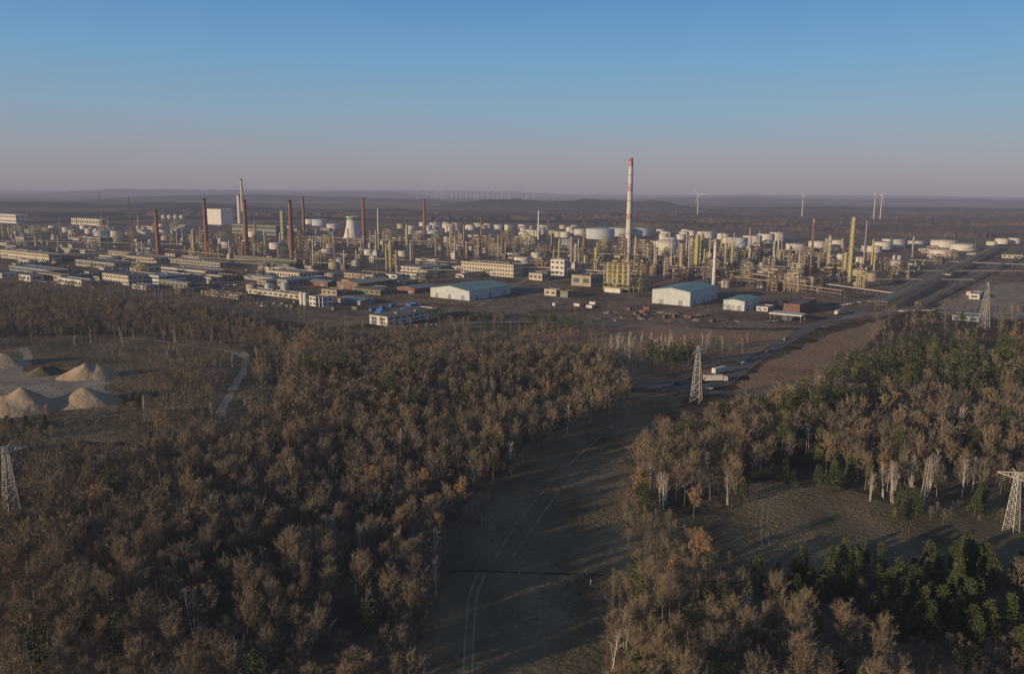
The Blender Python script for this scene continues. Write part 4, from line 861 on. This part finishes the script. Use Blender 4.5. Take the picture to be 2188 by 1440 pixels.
for poly, wh, q in ZONES:
    fill(poly, q['F'], 7.5, place(FP, 7.5, 'open steel process unit '+wh, 'process unit', 'process units '+wh))
    fill(poly, q['H'], 5, place(HP, 5, 'boxy process heater '+wh, 'heater', 'heaters '+wh))
    def colf(c):
        h = random.choice([12, 15, 18, 22, 26, 32, 38]); column(c, h, random.uniform(1.5, 3.0), None, 'process column '+wh, 'process columns '+wh)
    fill(poly, q['C'], 2.2, colf)
    fill(poly, q['D'], 4.5, place(DP, 4.5, 'horizontal pressure vessel '+wh, 'vessel', 'pressure vessels '+wh))
    fill(poly, q['S'], 5.5, place(ST, 5.5, 'small upright tank '+wh, 'tank', 'small tanks '+wh, .8, 1.3))
TF = [(840, 482), (1235, 488), (1250, 512), (960, 508), (840, 500)]
fill(TF, 46, 15, lambda c: tank(c, random.uniform(10, 14), random.uniform(10, 14), 'white tank in the long far rows between chimney and stack', group='far rows of white tanks', m=random.choice(['tank', 'tank', 'pale']), stair=False))
fill([(100, 492), (380, 486), (380, 505), (100, 512)], 10, 12, lambda c: tank(c, random.uniform(8, 11), random.uniform(9, 12), 'pale tank in the far left tank group', group='far left tanks', stair=False))
fill([(1380, 498), (1560, 502), (1560, 525), (1440, 525)], 10, 13, lambda c: tank(c, random.uniform(10, 13), random.uniform(10, 13), 'white tank in the group behind the domed tank', group='tanks behind the domed tank', stair=False))
def shed_fn(wh, lo=12, hi=42):
    def f(c):
        L = random.uniform(lo, hi); W = random.uniform(9, 16); h = random.uniform(3.5, 7)
        if random.random() < .55: L, W = W, L
        bldg(c, L, W, h, M[random.choice(['grey', 'cream', 'beige', 'cream', 'olive', 'white'])], M[random.choice(['tar', 'grey', 'tar', 'bluegrey'])], 'low flat works building '+wh, 'building', 'works_building', rows=1, gap=7, kind=random.choice(['flat', 'flat', 'gable']), group='low works buildings '+wh, vents=1)
    return f
fill([(0, 535), (400, 545), (620, 575), (700, 650), (420, 635), (0, 600)], 34, 18, shed_fn('on the left front of the site', 24, 58))
fill([(0, 488), (400, 485), (400, 545), (0, 535)], 26, 20, shed_fn('in the left background', 24, 60))
fill([(700, 640), (900, 560), (1150, 575), (1180, 600), (1000, 600), (850, 650)], 12, 14, shed_fn('near the centre front', 18, 40))
fill([(600, 485), (1100, 512), (1180, 560), (960, 560), (700, 520)], 12, 18, shed_fn('between tanks and process units'))
fill([(1880, 515), (2188, 545), (2188, 585), (2080, 620), (1960, 560)], 8, 16, shed_fn('on the right side of the site'))
def lattice(mb, b, tp, h, n, r, z0=0):
    for k in range(n):
        z = z0+(h)*k/n; z2 = z0+h*(k+1)/n; w = b+(tp-b)*k/n; w2 = b+(tp-b)*(k+1)/n; cs = [(-1, -1), (1, -1), (1, 1), (-1, 1)]
        for i in range(4):
            a = cs[i]; c_ = cs[(i+1) % 4]
            mb.tube((a[0]*w, a[1]*w, z), (a[0]*w2, a[1]*w2, z2), r, n=4); mb.tube((a[0]*w, a[1]*w, z), (c_[0]*w2, c_[1]*w2, z2), r*.6, n=3); mb.tube((c_[0]*w, c_[1]*w, z), (a[0]*w2, a[1]*w2, z2), r*.6, n=3); mb.tube((a[0]*w2, a[1]*w2, z2), (c_[0]*w2, c_[1]*w2, z2), r*.6, n=3)
for u, vb, vt, lb in [(283, 535, 422, 'tall brown lattice flare tower at left'), (216, 475, 412, 'thin far lattice mast with antennas at left'), (1087, 540, 478, 'lattice flare mast above the office block'), (1171, 520, 470, 'small lattice mast beside blue green building')]:
    c = G(u, vb); h = ZT(u, vb, vt); t = empty('lattice_mast', c, .4, lb, 'mast'); mb = MB(); lattice(mb, 3.0 if u != 216 else 1.5, .8, h, 14, .24); mb.build('steelwork', M['brownsteel'], t); MB().cyl(0, 0, 0, h+3, .4, .3, 8).build('riser', M['beige'], t); MB().ring(h, .5, 2.2, .3, 10).build('platform', M['galv'], t)
def mast_proto():
    t = empty('light_mast'); MB().cyl(0, 0, 0, 24, .22, .12, 6).build('pole', M['galv'], t); MB().box(-1.3, -.2, 24, 1.3, .2, 24.4).build('lamp_bar', M['grey'], t); return t
LP = Pool([mast_proto()])
def lm(c): o = LP.get(0); o.location = c; o.rotation_euler.z = random.random()*3; tag(o, 'tall slim floodlight mast standing in the refinery', 'light mast', 'refinery floodlight masts')
fill([(0, 500), (900, 490), (1800, 520), (2100, 540), (1750, 640), (1200, 630), (400, 600), (0, 560)], 60, 1, lm)
# ---------------------------------------------------------------- wind turbines
def turbine(u, vb, vh, bl, ph, label, group=None, kk=2.6):
    c = G(u, vb); s = mpp(c); h = ZT(u, vb, vh); r = bl*s; t = empty('wind_turbine', c, R_(random.uniform(-25, 25)), label, 'wind turbine', group); k = max(1.0, s/kk)
    MB().lathe([(2.1*k, 0), (1.1*k, h)], 10).build('tower', M['white'], t); MB().box(-1.8*k, -4*k, h-1, 1.8*k, 7*k, h+2.6).build('nacelle', M['white'], t)
    hub = MB().tube((0, 0, 0), (0, -3*k, 0), 1.6*k, .6*k, 8).build('hub', M['white'], t); hub.location = (0, -4*k, h+1)
    for i in range(3):
        mb = MB(); w = 2.0*k; mb.v = [(-w*.4, -.3, 1), (w*.6, -.3, 1), (w*.9, -.3, r*.2), (w*.25, -.3, r), (-w*.2, -.3, r), (-w*.5, -.3, r*.2)]; mb.v += [(x, .3*k, z) for x, y, z in mb.v]
        mb.f = [(0, 1, 2, 3, 4, 5), (11, 10, 9, 8, 7, 6)]+[(j, (j+1) % 6, (j+1) % 6+6, j+6) for j in range(6)]
        b = mb.build('blade', M['white'], hub); b.rotation_euler.y = R_(ph+120*i); b.location = (0, -1.5*k, 0)
turbine(1490, 464, 418, 18, -40, 'near wind turbine nearest the main stack'); turbine(1713, 468, 418, 17, 5, 'near wind turbine above the slim columns'); turbine(1866, 472, 416, 15, 10, 'left wind turbine of the close pair at right'); turbine(1880, 473, 418, 20, 50, 'right wind turbine of the close pair at right')
for i, u in enumerate((891, 928, 935, 942, 948, 965, 975, 985, 996, 1015, 1020, 1030, 1043, 1063, 1073, 1088, 1125, 1141)):
    turbine(u, 426-(i % 3), 406+(i*7 % 5), 7, i*37, 'tiny far wind turbine in the horizon cluster', 'far horizon wind turbines', 3.2)
# ---------------------------------------------------------------- pylons and wires
def pylon(u, vb, vt, rz, label, r=.125):
    c = G(u, vb); h = ZT(u, vb, vt)/1.03; t = empty('power_pylon', c, rz, label, 'pylon'); b = h*.085; mb = MB(); lattice(mb, b, .55, h*.97, 8, r); mb.build('lattice_tower', M['pylon'], t)
    ends = []
    for sgn in (-1, 1):
        mb = MB(); L = h*.32; z = h*.88
        for y in (-.5, .5): mb.tube((0, y, z), (sgn*L, 0, z+.2), r, n=4); mb.tube((0, y, z+2), (sgn*L, 0, z+.3), r*.9, n=4)
        for k in range(5): x = sgn*L*k/5; f = 1-k/5; mb.tube((x, -.5*f, z), (x+sgn*L/10, 0, z+2*f), r*.55, n=3); mb.tube((x, .5*f, z), (x+sgn*L/10, 0, z+2*f), r*.55, n=3); mb.tube((x, -.5*f, z), (x+sgn*L/5, .4*f, z), r*.55, n=3)
        mb.build('crossarm', M['pylon'], t)
        for k in (1, .66, .33):
            MB().tube((sgn*L*k, 0, z), (sgn*L*k, 0, z-1.8), .12, n=6).build('insulator', M['brownsteel'], t); ends.append((sgn*L*k, 0, z-1.8))
        MB().tube((sgn*.5, 0, h*.95), (sgn*h*.1, 0, h*1.03), .08, n=4).tube((sgn*.5, 0, h*.88+2), (sgn*h*.1, 0, h*1.03), .06, n=4).build('earth_wire_peak', M['pylon'], t); ends.append((sgn*h*.1, 0, h*1.03))
    m = Matrix.Translation(c) @ Matrix.Rotation(rz, 4, 'Z'); return [m @ Vector(e) for e in ends]
def dirn(a, b): d = b-a; return math.atan2(d.y, d.x)+math.pi/2
pl = G(25, 1088); pr = G(2163, 1135); pm = G(1487, 858)
a1 = dirn(pl, pr)
E1 = pylon(25, 1088, 946, a1-.5, 'lattice power pylon at the left edge above the woods'); E2 = pylon(2160, 1135, 1003, a1+.5, 'lattice power pylon at the right edge by the glade')
off = Vector((330, 235, 0)); a2 = dirn(pm, off); E3 = pylon(1487, 858, 733, a2, 'lattice power pylon beside the road junction', .13); E4 = pylon(2101, 700, 598, .5, 'far lattice power pylon at right before the sandy ground', .14)
def wire(a, b, sag, label, group, r=.012):
    mb = MB(); n = 16; pts = [a.lerp(b, k/n)+Vector((0, 0, -4*sag*(k/n)*(1-k/n))) for k in range(n+1)]
    for p, q in zip(pts[:-1], pts[1:]): mb.tube(p, q, r, n=3)
    tag(mb.build('power_line', M['cable']), label, 'power line', group)
for a, b in zip(E1, E2): wire(a, b, 7, 'thin power line strung between the left and right pylons', 'lines between edge pylons')
for a in E3: wire(a, a+(off-pm), 6, 'thin power line running right from the junction pylon', 'lines from the junction pylon', .03)
# ---------------------------------------------------------------- vehicles and small things
def car_proto(m):
    t = empty('parked_car'); b = MB(); pr = [(-2.2, .35), (2.2, .35), (2.25, .8), (1.2, .95), (-2.1, 1.0), (-2.25, .8)]; n = 6
    b.v = [(x, -.88, z) for x, z in pr]+[(x, .88, z) for x, z in pr]; b.f = [tuple(range(n)), tuple(reversed(range(n, 2*n)))]+[(i, i+n, (i+1) % n+n, (i+1) % n) for i in range(n)]; b.build('body', M[m], t)
    k = MB(); k.v = [(-1.9, -.8, .98), (1.1, -.8, .96), (1.1, .8, .96), (-1.9, .8, .98), (-1.4, -.65, 1.45), (.4, -.65, 1.45), (.4, .65, 1.45), (-1.4, .65, 1.45)]; k.f = [(0, 1, 5, 4), (1, 2, 6, 5), (2, 3, 7, 6), (3, 0, 4, 7), (4, 5, 6, 7)]; k.build('cabin', M['glass'], t)
    MB().box(-1.35, -.6, 1.452, .35, .6, 1.5).build('roof', M[m], t)
    for x in (-1.4, 1.4):
        for y in (-.9, .9): MB().tube((x, y-.1, .33), (x, y+.1, .33), .33, n=10).build('wheel', M['tyre'], t)
    return t
CARS = {m: Pool([car_proto(m)]) for m in ('white', 'silver', 'dark', 'red', 'blue')}
def car(u, v, rz, m, label, group=None):
    o = CARS[m].get(0); o.location = G(u, v)+Vector((0, 0, .07)); o.rotation_euler.z = rz; tag(o, label, 'car', group); return o
rd = ANG+.1
car(1590, 777, rd-.4, 'white', 'white car driving on the road above the junction'); car(1676, 726, rd, 'silver', 'silver car further up the access road'); car(1445, 822, .0, 'dark', 'dark car waiting left of the junction'); car(1515, 832, .2, 'white', 'white car at the junction right of the pylon'); car(1640, 752, rd, 'red', 'red car on the road further up from the junction')
lots = [((405, 612), (500, 604), 14), ((420, 618), (515, 609), 14), ((1925, 666), (2010, 664), 14), ((860, 700), (960, 693), 10), ((730, 640), (800, 640), 10), ((1790, 655), (1850, 645), 8), ((190, 620), (215, 600), 8), ((560, 655), (620, 655), 9), ((1640, 690), (1670, 686), 6), ((60, 600), (150, 608), 14), ((410, 624), (500, 616), 13), ((130, 566), (160, 572), 7), ((500, 650), (620, 650), 14)]
LN = ['left front car park', 'left front car park second row', 'car park beside the access road at right', 'lot behind the two storey white building', 'yard near the silos', 'verge by pipe bridge', 'yard beside the cream office', 'yard left of the silos', 'gate canopy forecourt', 'far left car park', 'left front car park nearest row', 'lot beside the far left office', 'yard road left of the silos']
for (a, b, n), nm in zip(lots, LN):
    for k in range(n):
        if random.random() < .15: continue
        m = random.choice(['white', 'silver', 'dark', 'dark', 'silver', 'red', 'blue']); car(a[0]+(b[0]-a[0])*k/n, a[1]+(b[1]-a[1])*k/n, ANG+R_(90)+random.uniform(-.04, .04), m, m+' car parked in the '+nm, m+' cars in the '+nm)
for p in CARS.values(): p.clean()
def truck(u, v, rz, label):
    t = empty('lorry', G(u, v)+Vector((0, 0, .08)), rz, label, 'lorry'); MB().box(-7, -1.25, 1.1, 3.4, 1.25, 3.9).build('trailer_box', M['white'], t)
    b = MB(); b.v = [(4, -1.2, .6), (6.3, -1.2, .6), (6.3, -1.2, 1.8), (5.9, -1.2, 3.2), (4, -1.2, 3.4)]; b.v += [(x, 1.2, z) for x, y, z in b.v]; b.f = [(0, 1, 2, 3, 4), (9, 8, 7, 6, 5)]+[(i, i+5, (i+1) % 5+5, (i+1) % 5) for i in range(5)]; b.build('cab', M['white'], t)
    MB().box(6.0, -1.05, 1.9, 6.36, 1.05, 2.8).build('windscreen', M['glass'], t); MB().box(-7, -.5, .7, 4.2, .5, 1.08).build('chassis', M['dark'], t)
    for x in (-5.8, -4.6, 3.0, 5.2):
        for y in (-1.1, 1.1): MB().tube((x, y-.15, .5), (x, y+.15, .5), .5, n=12).build('wheel', M['tyre'], t)
truck(1540, 798, ANG-.25, 'white lorry on the road just above the junction'); truck(1790, 672, ANG, 'white lorry on the road at the brick gatehouse'); truck(1530, 816, .15, 'white lorry turning at the junction')
def container(c, m, label, group):
    t = empty('shipping_container', c, ANG+R_(90)*random.randrange(2), label, 'container', group); b = MB().box(-3, -1.2, .15, 3, 1.2, 2.6)
    for i in range(11): x = -2.8+i*.55; b.box(x, -1.26, .3, x+.25, -1.202, 2.45); b.box(x, 1.202, .3, x+.25, 1.26, 2.45)
    b.build('box', M[m], t); MB().box(3.002, -1.1, .25, 3.06, 1.1, 2.5).build('door', M['galv'], t); OCC.append((c.x, c.y, 3))
for m, poly, n, wh in [('blue', [(790, 672), (800, 655), (900, 652), (900, 668)], 8, 'blue container in the yard behind the white building'), ('rust', [(1300, 682), (1300, 668), (1540, 675), (1560, 690)], 7, 'rusty container in the scrap yard before the teal warehouses'), ('white', [(1180, 655), (1200, 640), (1300, 650), (1290, 665)], 4, 'white container near the green yellow plant'), ('olive', [(600, 665), (620, 640), (760, 640), (760, 668)], 6, 'green container near the silos'), ('brick', [(1300, 660), (1330, 650), (1400, 660), (1380, 675)], 3, 'red container below the tall teal warehouse')]:
    fill(poly, n, 3.5, lambda c, m=m, wh=wh: container(c, m, wh, wh.replace('container', 'containers', 1)))
def heap(c):
    mb = MB(); r = random.uniform(2, 5); mb.lathe([(r, 0), (r*.6, r*.16), (.2, r*.3)], 9)
    for i in range(24):
        a = random.random()*6.28; d = random.random()*r*.8; z = (1-d/r)*r*.25; p = Vector((d*math.cos(a), d*math.sin(a), z)); q = p+Vector((random.uniform(-2, 2), random.uniform(-2, 2), random.uniform(.1, .7))); mb.tube(p, q, random.uniform(.1, .3), n=4)
    o = mb.build('scrap_heap', M[random.choice(['rust', 'brownsteel', 'rust', 'galv'])]); o.location = c; tag(o, 'tangled scrap metal heap in the yard before the teal warehouses', 'scrap heap', 'scrap heaps in the yard')
fill([(1280, 684), (1290, 664), (1440, 667), (1580, 682), (1600, 694), (1400, 688)], 26, 4, heap)
for u, v, m, lb in [(1030, 1118, 'white', 'small white marker post in the middle of clearing'), (1110, 1228, 'orange', 'orange marker post beside the ditch'), (1262, 1250, 'orange', 'orange tipped marker post right of the ditch'), (1284, 1028, 'white', 'white marker post near the sunlit part of clearing')]:
    t = empty('marker_post', G(u, v), 0, lb, 'post'); MB().cyl(0, 0, 0, 1.3, .09, n=8).build('shaft', M['white'], t); MB().cyl(0, 0, 1.302, 1.7, .13, n=8).build('cap', M[m], t)
for P_ in (CP, FP, HP, DP, ST, LP): P_.clean()
# ---------------------------------------------------------------- light
w = bpy.data.worlds.new('World'); S.world = w; w.use_nodes = True; nt = w.node_tree; nt.nodes.clear(); N = nt.nodes.new; LK = nt.links.new
sun_el = R_(10.0); sd = Vector((-.82, -.57, 0)).normalized()
sky = N('ShaderNodeTexSky'); sky.sky_type = 'NISHITA'; sky.sun_disc = False; sky.sun_elevation = sun_el; sky.sun_rotation = math.atan2(sd.x, sd.y) % (2*math.pi); sky.altitude = 100; sky.air_density = 1.0; sky.dust_density = 1.0; sky.ozone_density = 3.0
tc = N('ShaderNodeTexCoord'); sx = N('ShaderNodeSeparateXYZ'); LK(tc.outputs['Generated'], sx.inputs[0])
rp = N('ShaderNodeValToRGB'); st = [(0, (.29, .265, .32)), (.02, (.325, .295, .35)), (.05, (.315, .335, .40)), (.095, (.255, .37, .49)), (.15, (.175, .36, .565)), (.23, (.1, .265, .53)), (.5, (.085, .15, .29)), (1, (.075, .11, .19))]
while len(rp.color_ramp.elements) < len(st): rp.color_ramp.elements.new(.5)
for i, (p, c) in enumerate(st): rp.color_ramp.elements[i].position = p; rp.color_ramp.elements[i].color = (*c, 1)
LK(sx.outputs[2], rp.inputs[0])
b1 = N('ShaderNodeBackground'); b1.inputs[1].default_value = .12; LK(sky.outputs[0], b1.inputs[0])
b2 = N('ShaderNodeBackground'); b2.inputs[1].default_value = 1.0; LK(rp.outputs[0], b2.inputs[0])
mx = N('ShaderNodeMixShader'); mx.inputs[0].default_value = .86; LK(b1.outputs[0], mx.inputs[1]); LK(b2.outputs[0], mx.inputs[2])
out = N('ShaderNodeOutputWorld'); LK(mx.outputs[0], out.inputs[0])
sl = bpy.data.lights.new('sun', 'SUN'); sl.energy = 4.5; sl.angle = R_(.5); sl.color = (1, .75, .48); so = bpy.data.objects.new('sun', sl); COL.objects.link(so)
sv = Vector((sd.x*math.cos(sun_el), sd.y*math.cos(sun_el), math.sin(sun_el))); so.rotation_euler = sv.to_track_quat('Z', 'Y').to_euler()
S.view_settings.view_transform = 'Standard'; S.view_settings.look = 'None'; S.view_settings.exposure = 0
print('objects', len(bpy.data.objects), 'trees', cnt, 'pts', len(PT))
